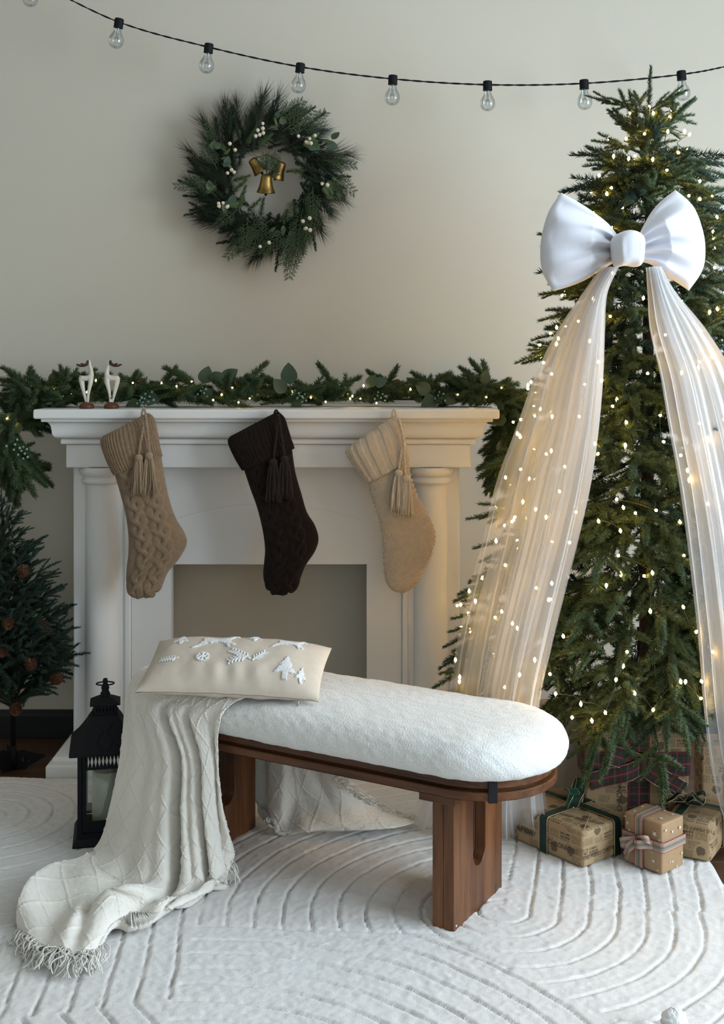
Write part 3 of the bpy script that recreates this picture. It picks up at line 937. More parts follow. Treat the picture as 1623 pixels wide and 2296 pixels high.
for x, y, tilt in sock:
    c = P(x, y, YSL)
    ax = np.array([-math.sin(math.radians(tilt)), 0, -math.cos(math.radians(tilt))])
    b = MB(); b.lathe([(.0001, 0), (.0125, 0), (.0142, .0015), (.0146, .012), (.0142, .026), (.0150, .0265), (.0150, .029), (.0001, .029)], c, 20, axis=ax)
    so = b.build('socket', M_black, SL, autosmooth=.6)
    b = MB()
    prof = [(.0105, .029), (.0115, .036), (.0135, .043), (.0180, .051), (.0222, .060), (.0236, .069), (.0222, .079), (.0172, .0875), (.009, .0925), (.0005, .0938)]
    b.lathe(catmull(prof, 26), c, 24, axis=ax); b.build('bulb_glass', M_bulb, so)
    b = MB(); b.lathe([(.0045, .029), (.0035, .045), (.0030, .058), (.005, .061), (.0001, .063)], c, 10, axis=ax)
    e = unit(np.cross(ax, [0, 1, 0]))
    for k in range(6):
        a = 2 * PI * k / 6; dv = e * math.cos(a) + np.cross(ax, e) * math.sin(a)
        b.tube([c + ax * .058 + dv * .004, c + ax * .070 + dv * .010, c + ax * .074 + dv * .012], .0006, 4)
    b.build('filament_stem', M_stem, so)
# ================================================================== foliage building blocks (shared meshes)
def rot_to(d, roll=0.0):
    """3x3 with columns x=d"""
    x = unit(d); up = np.array([0, 0, 1.0]) if abs(x[2]) < .95 else np.array([0, 1.0, 0])
    y = unit(np.cross(up, x)); z = np.cross(x, y)
    c, s = math.cos(roll), math.sin(roll)
    return np.column_stack([x, y * c + z * s, -y * s + z * c])

def needles(rs, L, n, ln, r, bend=0.0, spread=52, tip=True, flat=.65):
    """needle spikes around an axis along +X of length L; returns verts (n*4,3), faces"""
    t = (np.arange(n) + rs.random(n)) / n
    x = t * L
    phi = rs.random(n) * 2 * PI
    al = np.radians(spread * (1 - .55 * t ** 3) + rs.normal(0, 7, n))
    e = np.stack([np.zeros(n), np.cos(phi), np.sin(phi) * flat + .12], -1)
    e /= np.linalg.norm(e, axis=1)[:, None]
    d = np.cos(al)[:, None] * np.array([1.0, 0, 0]) + np.sin(al)[:, None] * e
    base = np.stack([x, np.zeros(n), -bend * t ** 2 * L], -1)
    l = ln * (1 - .25 * t ** 2) * (.85 + .3 * rs.random(n))
    tipp = base + d * l[:, None]
    a = np.cross(d, np.array([.3, .5, .8])); a /= np.linalg.norm(a, axis=1)[:, None]
    c = np.cross(d, a)
    mid = base + d * (l * .25)[:, None]
    V = np.empty((n, 4, 3))
    for k in range(3):
        an = 2 * PI * k / 3
        V[:, k] = base + d * (l * .12)[:, None] + r * (math.cos(an) * a + math.sin(an) * c)
    V[:, 3] = tipp
    Fc = []
    for i in range(n):
        q = i * 4
        Fc += [(q, q+1, q+3), (q+1, q+2, q+3), (q+2, q, q+3)]
    return V.reshape(-1, 3), Fc

def add_sprig(mb, rs, origin, R, L, n, ln, r=.0008, bend=.25, spread=52, stem=.0016, flat=.65):
    V, Fc = needles(rs, L, n, ln, r, bend, spread, flat=flat)
    mb.add(V @ R.T + origin, Fc, 0)
    ts = np.linspace(0, .97, 5)
    ax = np.stack([ts * L, ts * 0, -bend * ts ** 2 * L], -1) @ R.T + origin
    mb.tube(ax, list(np.linspace(stem, stem * .5, 5)), 4, 1, caps=False)

def branch_mesh(name, seed, L, pairs, spl, ndens, ln, mats, droop=.15, r=.0008):
    """fan branch along +X: stem, side sprigs in pairs, tip sprig"""
    rs = np.random.default_rng(seed); mb = MB()
    def stem_at(t): return np.array([t * L, .01 * math.sin(t * 5 + seed), -droop * L * t * t])
    mb.tube([stem_at(t) for t in np.linspace(0, 1, 7)], list(np.linspace(.0035, .0015, 7)), 5, 1, caps=False)
    n_s = int(ndens * spl)
    for i in range(pairs):
        t = .30 + .66 * (i + .5) / pairs
        for sgn in (-1, 1):
            if rs.random() < .08: continue
            yaw = sgn * math.radians(rs.uniform(34, 58)); pitch = math.radians(rs.uniform(-22, 26))
            d = np.array([math.cos(yaw) * math.cos(pitch), math.sin(yaw) * math.cos(pitch), math.sin(pitch)])
            l = spl * rs.uniform(.75, 1.1) * (1.1 - .25 * t)
            add_sprig(mb, rs, stem_at(t + rs.uniform(-.03, .03)), rot_to(d, rs.uniform(-.5, .5)), l, int(ndens * l), ln, r, rs.uniform(.05, .4))
    for k in range(2):
        d = np.array([1, rs.uniform(-.12, .12), rs.uniform(-.2, .25) + .2 * k])
        add_sprig(mb, rs, stem_at(.86 + .1 * (1 - k)), rot_to(d), spl * rs.uniform(.85, 1.15), int(ndens * spl), ln, r, rs.uniform(.05, .3))
    V, Fc = needles(rs, L * .95, int(ndens * L * .55), ln * .95, r, droop, 60)
    mb.add(V, Fc, 0)
    return mb.mesh(name, mats)

def tuft_mesh(name, seed, n, ln, mats, L=.05, r=.0006, spread=38):
    """long-needled pine tuft pointing along +X"""
    rs = np.random.default_rng(seed); mb = MB()
    V, Fc = needles(rs, L, n, ln, r, .1, spread, flat=.9)
    mb.add(V, Fc, 0)
    mb.tube([(0, 0, 0), (L * .5, 0, 0), (L, 0, -.1 * L)], [.0022, .002, .0012], 5, 1, caps=False)
    return mb.mesh(name, mats)

def cedar_mesh(name, seed, L, mats):
    rs = np.random.default_rng(seed); mb = MB()
    def twig(o, d, l, lev):
        pts = [o + d * l * t + np.array([0, 0, -.12 * l * t * t]) for t in (0, .5, 1)]
        mb.tube(pts, [.0011 * (1.25 - .2 * lev)] * 2 + [.0004], 4, 0 if lev else 1, caps=False)
        if lev >= 3: return
        k = [13, 6, 3][lev]
        for i in range(k):
            t = .12 + .85 * (i + .5) / k
            s = 1 if i % 2 else -1
            ang = s * math.radians(rs.uniform(34, 50))
            dd = np.array([d[0] * math.cos(ang) - d[1] * math.sin(ang), d[0] * math.sin(ang) + d[1] * math.cos(ang), d[2] + rs.uniform(-.25, .25)])
            twig(o + d * l * t, unit(dd), l * [.42, .42, .45][lev] * (1.08 - .75 * t), lev + 1)
    twig(np.zeros(3), np.array([1.0, 0, 0]), L, 0)
    return mb.mesh(name, mats)

def leaf_grid(l, w, curl=.15, fold=.18, n=7, m=5, blunt=.75):
    G = np.zeros((n, m, 3))
    for i in range(n):
        t = i / (n - 1)
        ww = w * max(.02, math.sin(PI * t ** blunt)) ** .75
        for k in range(m):
            s = -1 + 2 * k / (m - 1)
            G[i, k] = (t * l, s * ww / 2, fold * abs(s) * ww * .5 - curl * l * t * t)
    return G
def leaf_mesh(name, l, w, mats, **kw):
    mb = MB(); mb.tube([(-.25 * l, 0, 0), (0, 0, 0)], [.0008, .0008], 4, 0, caps=False); mb.grid(leaf_grid(l, w, **kw)); 
    return mb.mesh(name, mats)

def pinecone_mesh(name, r, h, mats, n=64):
    mb = MB(); mb.ball((0, 0, 0), r * .50, 8, sz=h / r * .9)
    rows = 6
    for q in range(rows):
        f = q / (rows - 1); z = h * (-.80 + 1.55 * f); rr = r * (math.sin(PI * (.22 + .68 * f)) ** .8)
        k_n = max(4, int(round(2 * PI * rr / (r * .74))))
        for k in range(k_n):
            a = 2 * PI * (k + .5 * (q % 2)) / k_n
            d = np.array([math.cos(a), math.sin(a), 0]); s = np.array([-math.sin(a), math.cos(a), 0]); up = np.array([0, 0, 1.0])
            o = d * rr * .35 + up * z; w = r * .27; lift = r * (.10 + .40 * f)
            V = []
            for t, ww, dz, th in ((0, .45, 0, .0010), (.62, 1.0, .35 * lift, .0022), (1.0, .75, lift, .0030), (1.08, .25, 1.15 * lift, .0016)):
                c = o + d * rr * .68 * t + up * dz
                V += [c - s * w * ww, c + s * w * ww, c + s * w * ww - up * th, c - s * w * ww - up * th]
            Fc = []
            for e in (0, 4, 8): Fc += [(e, e+1, e+5, e+4), (e+1, e+2, e+6, e+5), (e+2, e+3, e+7, e+6), (e+3, e, e+4, e+7)]
            Fc.append((12, 13, 14, 15))
            mb.add(V, Fc)
    return mb.mesh(name, mats, smooth=False)

TREE_MATS = [M_needle, M_bark]
BR_L = [branch_mesh('branch_long', 100 + i, .30, 5, .105, 2300, .0175, TREE_MATS, r=.0012) for i in range(5)]
BR_M = [branch_mesh('branch_medium', 120 + i, .20, 4, .095, 2300, .0170, TREE_MATS, r=.0012) for i in range(5)]
BR_S = [branch_mesh('branch_short', 140 + i, .12, 3, .085, 2300, .0165, TREE_MATS, droop=.05, r=.0012) for i in range(4)]
BR_T = [tuft_mesh('branch_tuft', 160 + i, 190, .045, TREE_MATS, .06, .0009, 62) for i in range(3)]
# ================================================================== veil geometry first (branches keep behind it)
TX, TY = .774, 3.25
T_TOP, T_BOT = 2.03, .40
def tree_R(z):
    t = np.clip((T_TOP - z) / (T_TOP - T_BOT), 0, 1)
    return .575 * t ** .80 + .012
VEIL_L = np.array([(600,1345,1382,2.93,2.93),(660,1302,1356,2.95,2.915),(740,1248,1352,2.97,2.89),(840,1198,1350,3.00,2.86),(960,1155,1341,3.02,2.83),(1080,1112,1325,3.03,2.81),(1200,1084,1298,3.03,2.79),(1330,1050,1265,3.02,2.77),(1450,1022,1236,3.02,2.78),(1580,1000,1210,3.03,2.83),(1700,972,1216,3.05,2.92),(1800,946,1226,3.08,2.99),(1868,925,1240,3.135,3.06)], float)
VEIL_R = np.array([(600,1447,1478,2.93,2.93),(660,1450,1515,2.915,2.93),(740,1455,1580,2.89,2.93),(840,1478,1640,2.86,2.93),(960,1498,1680,2.82,2.93),(1080,1520,1710,2.79,2.93),(1200,1536,1740,2.765,2.92),(1330,1550,1765,2.74,2.92),(1450,1562,1785,2.74,2.92),(1580,1572,1800,2.76,2.93),(1700,1588,1815,2.84,2.95),(1800,1610,1830,2.93,2.98),(1868,1635,1850,3.0,3.03)], float)
def veil_depth(px, py):
    """depth of a veil at this sight line, or None"""
    for T in (VEIL_L, VEIL_R):
        if py < T[0, 0] or py > T[-1, 0]: continue
        a, c, y0, y1 = (np.interp(py, T[:, 0], T[:, k]) for k in (1, 2, 3, 4))
        if a - 12 <= px <= c + 12: return y0 + (y1 - y0) * np.clip((px - a) / (c - a), 0, 1)
    return None
def to_px(p): return CX + F_PX * p[0] / p[1], CY - F_PX * (p[2] - HC) / p[1]

# ================================================================== big tree
tree = empty('christmas_tree', (TX, TY, RUG_TOP), 'tall green artificial fir tree wound with warm fairy lights', 'tree')
b = MB(); b.tube([(TX, TY, .03), (TX, TY, .6), (TX + .004, TY, 1.4), (TX + .004, TY, 1.90)], [.022, .020, .014, .004], 10); b.build('trunk', M_bark, tree)
for k in range(4):
    a = PI / 4 + k * PI / 2
    d = np.array([math.cos(a), math.sin(a), 0]); c = np.array([TX, TY, 0])
    b = MB(); b.tube([c + d * .015 + (0, 0, .14), c + d * .05 + (0, 0, .11), c + d * .12 + (0, 0, .036)], .007, 6); b.build('stand_leg', M_black, tree)
rs = random.Random(3)
bow_box = (1205, 420, 1590, 660)
BOW_Y = 2.955
placed = []
def place_branch(z, ang, kind, elev, R, roll, back=1.0):
    pool, ln = {'L': (BR_L, .36), 'M': (BR_M, .27), 'S': (BR_S, .185), 'T': (BR_T, .09)}[kind]
    sc = rs.uniform(.9, 1.1)
    if kind != 'T' and R < ln * .8: sc *= max(.6, R / (ln * .8))
    d = np.array([math.cos(ang) * math.cos(elev), math.sin(ang) * math.cos(elev), math.sin(elev)])
    out = np.array([math.cos(ang), math.sin(ang), 0])
    base_r = max(.0, R - ln * sc * math.cos(elev)) * back
    o = np.array([TX, TY, z]) + out * base_r
    for tries in range(14):
        ok = True
        for f in (1.0, .75):
            tip = o + d * ln * sc * f
            px, py = to_px(tip)
            vd = veil_depth(px, py)
            if vd is not None and tip[1] < vd + .02: ok = False
            if bow_box[0] - 15 < px < bow_box[2] + 15 and bow_box[1] - 10 < py < bow_box[3] and tip[1] < BOW_Y + .075 and not (1390 < px < 1440 and py > 600): ok = False
        if ok: break
        o = o - out * .03
        if tries > 6: sc *= .92
    m = frame(o - ORG[tree], d, (0, 0, 1)) @ Matrix.Rotation(roll, 4, 'X') @ Matrix.Scale(sc, 4)
    me = rs.choice(pool)
    link_mesh('branch', me, tree, m)
    placed.append((o, d, ln * sc))
# tiers of outer branches, more of them on the side one can see
n_br = 0
z = .47
while z < 1.93:
    R = float(tree_R(z))
    cnt = max(5, int(2 * PI * R / .115))
    off = rs.uniform(0, 6)
    t = (z - .4) / 1.6
    for k in range(cnt):
        ang = off + 2 * PI * (k + rs.uniform(-.3, .3)) / cnt
        if math.sin(ang) > .35: continue               # the far side hidden by the tree itself
        elev = math.radians(-20 + 46 * t ** 1.1 + rs.uniform(-10, 10))
        kind = 'L' if R > .36 else ('M' if R > .2 else 'S')
        if rs.random() < .10: kind = 'M'
        place_branch(z + rs.uniform(-.035, .035), ang, kind, elev, R * rs.uniform(.92, 1.05), rs.uniform(-.4, .4)); n_br += 1
    z += .088 if z < 1.5 else .075
# filling tufts and shorter shoots between the tiers
for k in range(96):
    z = .46 + 1.35 * rs.random() ** 1.2
    R = float(tree_R(z)); ang = -PI / 2 + rs.uniform(-1.5, 1.5)
    place_branch(z, ang, 'T' if k % 5 == 0 else ('S' if z > 1.3 else 'M'), math.radians(rs.uniform(-35, 15)), R * rs.uniform(.82, .98), rs.uniform(-1, 1))
# drooping skirts at the bottom
for k in range(16):
    ang = -PI / 2 + (k - 7.5) * .20 + rs.uniform(-.05, .05)
    if -2.35 < ang < -1.72: continue
    place_branch(.50 + rs.uniform(-.02, .05), ang, 'M', math.radians(rs.uniform(-38, -14)), .50 * rs.uniform(.85, 1.05), rs.uniform(-.5, .5))
# crown shoots
for k, (ang, el, s) in enumerate(((-2.6, 62, .95), (-1.9, 55, .8), (-.5, 58, .9), (.4, 60, .8), (2.6, 60, .9), (1.4, 60, .8), (-1.4, 72, .7))):
    el = math.radians(el)
    d = np.array([math.cos(ang) * math.cos(el), math.sin(ang) * math.cos(el), math.sin(el)])
    link_mesh('branch', rs.choice(BR_S), tree, frame(np.array([TX, TY, 1.80]) - ORG[tree], d) @ Matrix.Scale(s, 4))
mbx = MB(); rsn = np.random.default_rng(5)
top0 = np.array([TX + .004, TY, 1.90]); td = unit((.05, 0, 1))
add_sprig(mbx, rsn, top0 - ORG[tree], rot_to(td), .145, 300, .016, .0011, -.0, 42)
link_mesh('leader_shoot', mbx.mesh('leader_shoot', TREE_MATS), tree)
# inner foliage, needles darkened for inner shade, far too dense to count
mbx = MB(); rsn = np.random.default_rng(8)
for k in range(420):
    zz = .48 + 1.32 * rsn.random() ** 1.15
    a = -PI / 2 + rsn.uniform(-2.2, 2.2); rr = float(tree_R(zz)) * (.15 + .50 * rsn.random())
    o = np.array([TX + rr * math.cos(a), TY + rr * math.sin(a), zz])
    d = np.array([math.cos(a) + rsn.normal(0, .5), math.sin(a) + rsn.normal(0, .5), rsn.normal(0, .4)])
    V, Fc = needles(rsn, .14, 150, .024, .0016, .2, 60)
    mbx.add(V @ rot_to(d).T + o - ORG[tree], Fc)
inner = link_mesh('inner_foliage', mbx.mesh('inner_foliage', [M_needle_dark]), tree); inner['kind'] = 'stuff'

# ------------------------------------------------------------------ fairy lights on the tree
FL = empty('fairy_lights', (TX, TY, RUG_TOP + .4), 'string of warm glowing fairy lights wound around the tall fir', 'fairy lights')
mb = MB(); mb.lathe([(.0004, .0085), (.0028, .0060), (.0037, .0015), (.0004, -.0045)], (0, 0, 0), 6)
LED = mb.mesh('led_bulb', [M_led])
mb = MB(); mb.lathe([(.0024, -.010), (.0026, -.004), (.0020, -.002)], (0, 0, 0), 6)
LEDB = mb.mesh('led_holder', [M_wire_green])
rl = random.Random(21)
leds = []
cand = 0
while len(leds) < 232 and cand < 9000:
    cand += 1
    zz = .40 + 1.52 * rl.random() ** 1.22
    ang = -PI / 2 + rl.uniform(-1.55, 1.55)
    R = float(tree_R(zz)) * rl.uniform(.80, 1.0)
    p = np.array([TX + R * math.cos(ang), TY + R * math.sin(ang), zz])
    px, py = to_px(p)
    vd = veil_depth(px, py)
    if vd is not None and p[1] < vd + .015: p[1] = vd + .015 + rl.random() * .02
    if bow_box[0] < px < bow_box[2] and bow_box[1] < py < bow_box[3] and p[1] < BOW_Y + .1: continue
    if py > 1690: continue
    if any(np.linalg.norm(p - q) < .045 for q in leds): continue
    leds.append(p)
cnt_b = 0
while cnt_b < 40:                                # unseen bulbs added on the wall side to warm the wall
    zz = .42 + 1.2 * rl.random() ** 1.3; ang = rl.uniform(1.7, 2.75); R = float(tree_R(zz)) * rl.uniform(.85, 1.0)
    leds.append(np.array([TX + R * math.cos(ang), TY + R * math.sin(ang), zz])); cnt_b += 1
# pairs sit close together on the wire
for p in list(leds)[:26]:
    leds.append(p + np.array([rl.uniform(-.016, .016), rl.uniform(-.008, .008), rl.uniform(-.018, .018)]))
order = sorted(leds, key=lambda p: p[2])
for p in leds:
    o = link_mesh('bulb', LED, FL, Matrix.Translation(Vector(p - ORG[FL])) @ Matrix.Rotation(rl.uniform(0, 3), 4, 'X') @ Matrix.Rotation(rl.uniform(0, 6), 4, 'Z'))
# wire spirals between neighbouring bulbs, kept inside the foliage
w = MB()
left = list(leds); cur = left.pop(0)
while left:
    left.sort(key=lambda q: np.linalg.norm(q - cur)); nx_ = left.pop(0)
    if np.linalg.norm(nx_ - cur) < .14:
        mid = (cur + nx_) / 2; inw = np.array([TX, TY, mid[2]]) - mid; mid = mid + unit(inw) * .03
        back = unit(np.array([TX, TY, cur[2]]) - cur) * .006; back2 = unit(np.array([TX, TY, nx_[2]]) - nx_) * .006
        w.tube(catmull([cur + back, mid, nx_ + back2], 7), .0010, 4, caps=False)
    cur = nx_
wo = w.build('wire', M_wire_green, FL); wo['kind'] = 'stuff'
# ================================================================== tree bow with tulle streamers
bow = empty('tree_bow', P(1408, 560, BOW_Y), 'huge padded white bow with long sheer tulle streamers on the fir', 'bow')
M_felt = mat('white_felt', (0.80, 0.80, 0.84), .95, (0.77, 0.77, 0.82), 14, bump=.25, bump_scale=500, spec=.1, sheen=.3)
def bow_loop(top, outer, bottom, sgn):
    """top and bottom edges run from the knot outwards, outer is the far edge; pixel coordinates"""
    nr, nc = 70, 90
    T = catmull(np.array(top, float), nr); Bt = catmull(np.array(bottom, float), nr); Ou = catmull(np.array(outer, float), nc)
    s = np.linspace(0, 1, nr)[:, None, None]; t = np.linspace(0, 1, nc)[None, :, None]
    In = T[0][None] * (1 - t[0]) + Bt[0][None] * t[0]
    # Coons patch
    Gp = (1 - t) * T[:, None] + t * Bt[:, None] + (1 - s) * In[None] + s * Ou[None] \
        - ((1 - s) * (1 - t) * T[0] + s * (1 - t) * T[-1] + (1 - s) * t * Bt[0] + s * t * Bt[-1])
    s2, t2 = s[..., 0], t[..., 0]
    out = []
    for side in (-1, 1):
        puff = .062 * np.sqrt(np.clip(np.sin(PI * np.clip(t2, 0, 1)), 0, 1)) * (np.clip(s2 * 2.4, .25, 1)) * np.sqrt(np.clip(1 - s2 ** 5, 0, 1))
        ray = t2 + .04 * np.sin(s2 * 4 + 1)
        pleat = .016 * np.exp(-s2 * 2.0) * np.cos(2 * PI * ray * 4.2 + .5 * sgn) + .010 * np.exp(-((ray - (.43 + .1 * sgn) ) / (.03 + .05 * s2)) ** 2) * np.clip(1.1 - s2, 0, 1) * -1 \
            - .011 * np.exp(-((ray - (.70 - .04 * sgn)) / (.025 + .04 * s2)) ** 2) * np.clip(1.0 - s2, 0, 1) + .005 * np.sin(ray * 17 + s2 * 5 + sgn)
        yy = BOW_Y + .004 + side * (puff + pleat * np.clip(s2 * 6, .4, 1) * np.clip(np.sin(PI * t2) * 3, 0, 1) * np.clip((1 - s2) * 8, 0, 1) * (1 if side < 0 else .3))
        G = np.stack([(Gp[..., 0] - CX) * yy / F_PX * 0 + (Gp[..., 0] - CX) * BOW_Y / F_PX, yy, HC - (Gp[..., 1] - CY) * BOW_Y / F_PX], -1)
        out.append(G)
    b = MB(); b.grid(out[0]); b.grid(out[1], flip=True)
    return b.build('bow_loop', M_felt, bow)
bow_loop([(1384, 526), (1362, 500), (1322, 470), (1290, 449), (1258, 431)], [(1258, 431), (1228, 480), (1213, 545), (1216, 606), (1240, 653)], [(1384, 586), (1350, 604), (1312, 628), (1275, 643), (1240, 653)], -1)
bow_loop([(1432, 528), (1448, 497), (1468, 466), (1490, 444), (1515, 425)], [(1515, 425), (1556, 468), (1577, 535), (1576, 600), (1545, 652)], [(1432, 586), (1462, 594), (1490, 616), (1520, 634), (1545, 652)], 1)
# knot: a wide band folded over the middle
nr, nc = 40, 48
G = np.zeros((nr, nc, 3))
for i in range(nr):
    t = i / (nr - 1)
    for k in range(nc):
        a = 2 * PI * k / nc
        ex = math.copysign(abs(math.cos(a)) ** .45, math.cos(a)); ez = math.copysign(abs(math.sin(a)) ** .7, math.sin(a))
        s = -1 + 2 * t
        wid = 34 * math.copysign(abs(s) ** .9, s)
        G[i, k] = (0, 0, 0)
# built as superellipsoid
for i in range(nr):
    ph = -PI / 2 + PI * i / (nr - 1)
    for k in range(nc):
        a = 2 * PI * k / nc
        sp = lambda v, e: math.copysign(abs(v) ** e, v)
        cx_ = sp(math.cos(ph), .45) * sp(math.cos(a), .55); cy_ = sp(math.cos(ph), .45) * sp(math.sin(a), .8); cz_ = sp(math.sin(ph), .55)
        w_ = 33.5 + 2.0 * math.sin(cz_ * 2.0)
        fold = .0025 * math.sin(cx_ * 9 + 2) * (1 - abs(cz_))
        G[i, k] = P(1407, 560, BOW_Y - .058) + np.array([cx_ * w_ * BOW_Y / F_PX, cy_ * .060 - fold, cz_ * 37.5 * BOW_Y / F_PX - .0 + .004 * math.cos(cx_ * 3)])
b = MB(); b.grid(G, closed_u=True); b.build('knot', M_felt, bow)

# sheer tulle
m, nt, N, L, B = new_mat('white_tulle')
N.remove(B)
trn = N.new('ShaderNodeBsdfTransparent'); dif = N.new('ShaderNodeBsdfDiffuse'); trl = N.new('ShaderNodeBsdfTranslucent')
dif.inputs['Color'].default_value = (.95, .96, .97, 1); trl.inputs['Color'].default_value = (.94, .95, .96, 1)
mx1 = N.new('ShaderNodeMixShader'); mx1.inputs[0].default_value = .45
L.new(dif.outputs[0], mx1.inputs[1]); L.new(trl.outputs[0], mx1.inputs[2])
uvn = N.new('ShaderNodeUVMap'); nz = N.new('ShaderNodeTexNoise'); nz.inputs['Scale'].default_value = 40
mpn = N.new('ShaderNodeMapping'); mpn.inputs['Scale'].default_value = (6, .8, 1); L.new(uvn.outputs[0], mpn.inputs['Vector']); L.new(mpn.outputs[0], nz.inputs['Vector'])
nz.inputs['Scale'].default_value = 1.0
mr = N.new('ShaderNodeMapRange'); mr.inputs['From Min'].default_value = .3; mr.inputs['From Max'].default_value = .7; mr.inputs['To Min'].default_value = .21; mr.inputs['To Max'].default_value = .33
L.new(nz.outputs['Fac'], mr.inputs['Value'])
sxy = N.new('ShaderNodeSeparateXYZ'); L.new(uvn.outputs[0], sxy.inputs[0])
gth = N.new('ShaderNodeMapRange'); gth.inputs['From Max'].default_value = .55; gth.inputs['To Min'].default_value = .34; gth.inputs['To Max'].default_value = .0
gth.interpolation_type = 'SMOOTHSTEP'; L.new(sxy.outputs[1], gth.inputs['Value'])          # gathered tightly under the knot, loose below
sm_ = N.new('ShaderNodeMath'); sm_.operation = 'ADD'; L.new(mr.outputs['Result'], sm_.inputs[0]); L.new(gth.outputs['Result'], sm_.inputs[1])
mx2 = N.new('ShaderNodeMixShader'); L.new(sm_.outputs[0], mx2.inputs[0])
L.new(trn.outputs[0], mx2.inputs[1]); L.new(mx1.outputs[0], mx2.inputs[2]); L.new(mx2.outputs[0], N['Material Output'].inputs['Surface'])
M_tulle = m
def streamer(T, seed, amp, nf, yoff, s0, s1, parent, name):
    nr, nc = 150, 190
    Ti = np.stack([np.interp(np.linspace(T[0, 0], T[-1, 0], nr), T[:, 0], T[:, k]) for k in range(5)], -1)
    Ti = catmull(T, nr)
    t = np.linspace(0, 1, nr)[:, None]; s = np.linspace(0, 1, nc)[None, :]
    ph = seed * 1.7
    wob = amp * np.sin(2 * PI * nf * s + ph + 1.3 * np.sin(t * 3 + ph)) + amp * .28 * np.sin(2 * PI * nf * 2.3 * s + ph * 2 + .9 * np.sin(t * 4.1 + seed)) \
        + amp * .8 * np.sin(2 * PI * nf * .43 * s + ph + t * 2.2)
    wob = wob * np.sin(PI * np.clip(s, 0, 1)) ** .5
    sp = s0 + (s1 - s0) * np.clip(s + wob, 0, 1)
    sp = sp + .012 * np.sin(t * 9 + seed) * t
    px = Ti[:, 1:2] + (Ti[:, 2:3] - Ti[:, 1:2]) * sp
    yv = Ti[:, 3:4] + (Ti[:, 4:5] - Ti[:, 3:4]) * sp
    fold = (.004 + .012 * np.clip(t * 3, 0, 1)) * np.cos(2 * PI * nf * s + ph + 1.3 * np.sin(t * 3 + ph)) + .004 * np.cos(2 * PI * nf * 2.3 * s + ph * 2)
    yy = yv + yoff + fold
    py = Ti[:, 0:1] + 0 * s
    X = (px - CX) * yv / F_PX; Z = HC - (py - CY) * yv / F_PX
    G = np.stack([X, yy, np.maximum(Z, RUG_TOP + .008)], -1)
    b = MB(); b.grid(G, uv=np.stack([np.broadcast_to(s, (nr, nc)), np.broadcast_to(t, (nr, nc))], -1))
    return b.build(name, M_tulle, parent)
st = streamer(VEIL_L, 1, .045, 5, -.004, 0, 1, bow, 'tulle_streamer')
streamer(VEIL_L, 4, .050, 4, -.022, .12, .78, st, 'tulle_layer'); streamer(VEIL_L, 9, .055, 4, -.036, .35, .97, st, 'tulle_layer')
st = streamer(VEIL_R, 2, .045, 5, -.004, 0, 1, bow, 'tulle_streamer')
streamer(VEIL_R, 6, .050, 4, -.022, .10, .70, st, 'tulle_layer'); streamer(VEIL_R, 11, .055, 4, -.036, .25, .9, st, 'tulle_layer')
# ================================================================== mantel garland
GM = [M_needle_garland, M_bark]
SPR = []
for i in range(6):
    mb = MB(); rsn = np.random.default_rng(300 + i)
    add_sprig(mb, rsn, np.zeros(3), np.eye(3), .088, 340, .0200, .0013, .15 * (i % 3), 52, .0016, .85)
    if i % 2: add_sprig(mb, rsn, np.array([.02, 0, 0]), rot_to((.75, .6 if i % 4 == 1 else -.6, .15)), .065, 250, .0190, .0013, .1, 52, .0014, .85)
    SPR.append(mb.mesh('fir_sprig', GM))
LEAF_R = [leaf_mesh('round_leaf', .050, .040, [M_euca], curl=.1 + .1 * i, fold=.12) for i in range(2)]
LEAF_L = [leaf_mesh('oval_leaf', .055, .024, [M_leaf], curl=.12 * i, fold=.2) for i in range(2)]
mb = MB()
for k in range(7):
    a = k * 2.4; rr = .004 + .0065 * math.sqrt(k)
    c = np.array([.018 + .004 * math.sin(k * 3), rr * math.cos(a), rr * math.sin(a)])
    mb.ball(c, .0034, 7, 0); mb.tube([(0, 0, 0), c], [.0006, .0006], 4, 1, caps=False)
BERRY_G = mb.mesh('berry_cluster', [M_blueberry, M_wire_green])
gar = empty('mantel_garland', P(600, 917, 3.74), 'green fir garland with eucalyptus leaves and berries lying on the mantel', 'garland')
def YG(px): return 3.765
path = np.array([P(44, 1046, 3.70), P(24, 1010, 3.70), P(22, 965, 3.70), P(48, 918, 3.72), P(95, 893, 3.745), P(200, 893, 3.765), P(400, 895, 3.77), P(600, 893, 3.77), P(800, 895, 3.77), P(1000, 895, 3.77), P(1085, 892, 3.765), P(1135, 905, 3.73), P(1142, 950, 3.71), P(1134, 995, 3.70), P(1128, 1035, 3.70)])
gp = catmull(path, 260)
b = MB(); b.tube(gp, .003, 6); b.build('core_wire', M_bark, gar)
rg = random.Random(17)
npt = len(gp)
def along(i):
    i = max(1, min(npt - 2, i)); return gp[i], unit(gp[i + 1] - gp[i - 1])
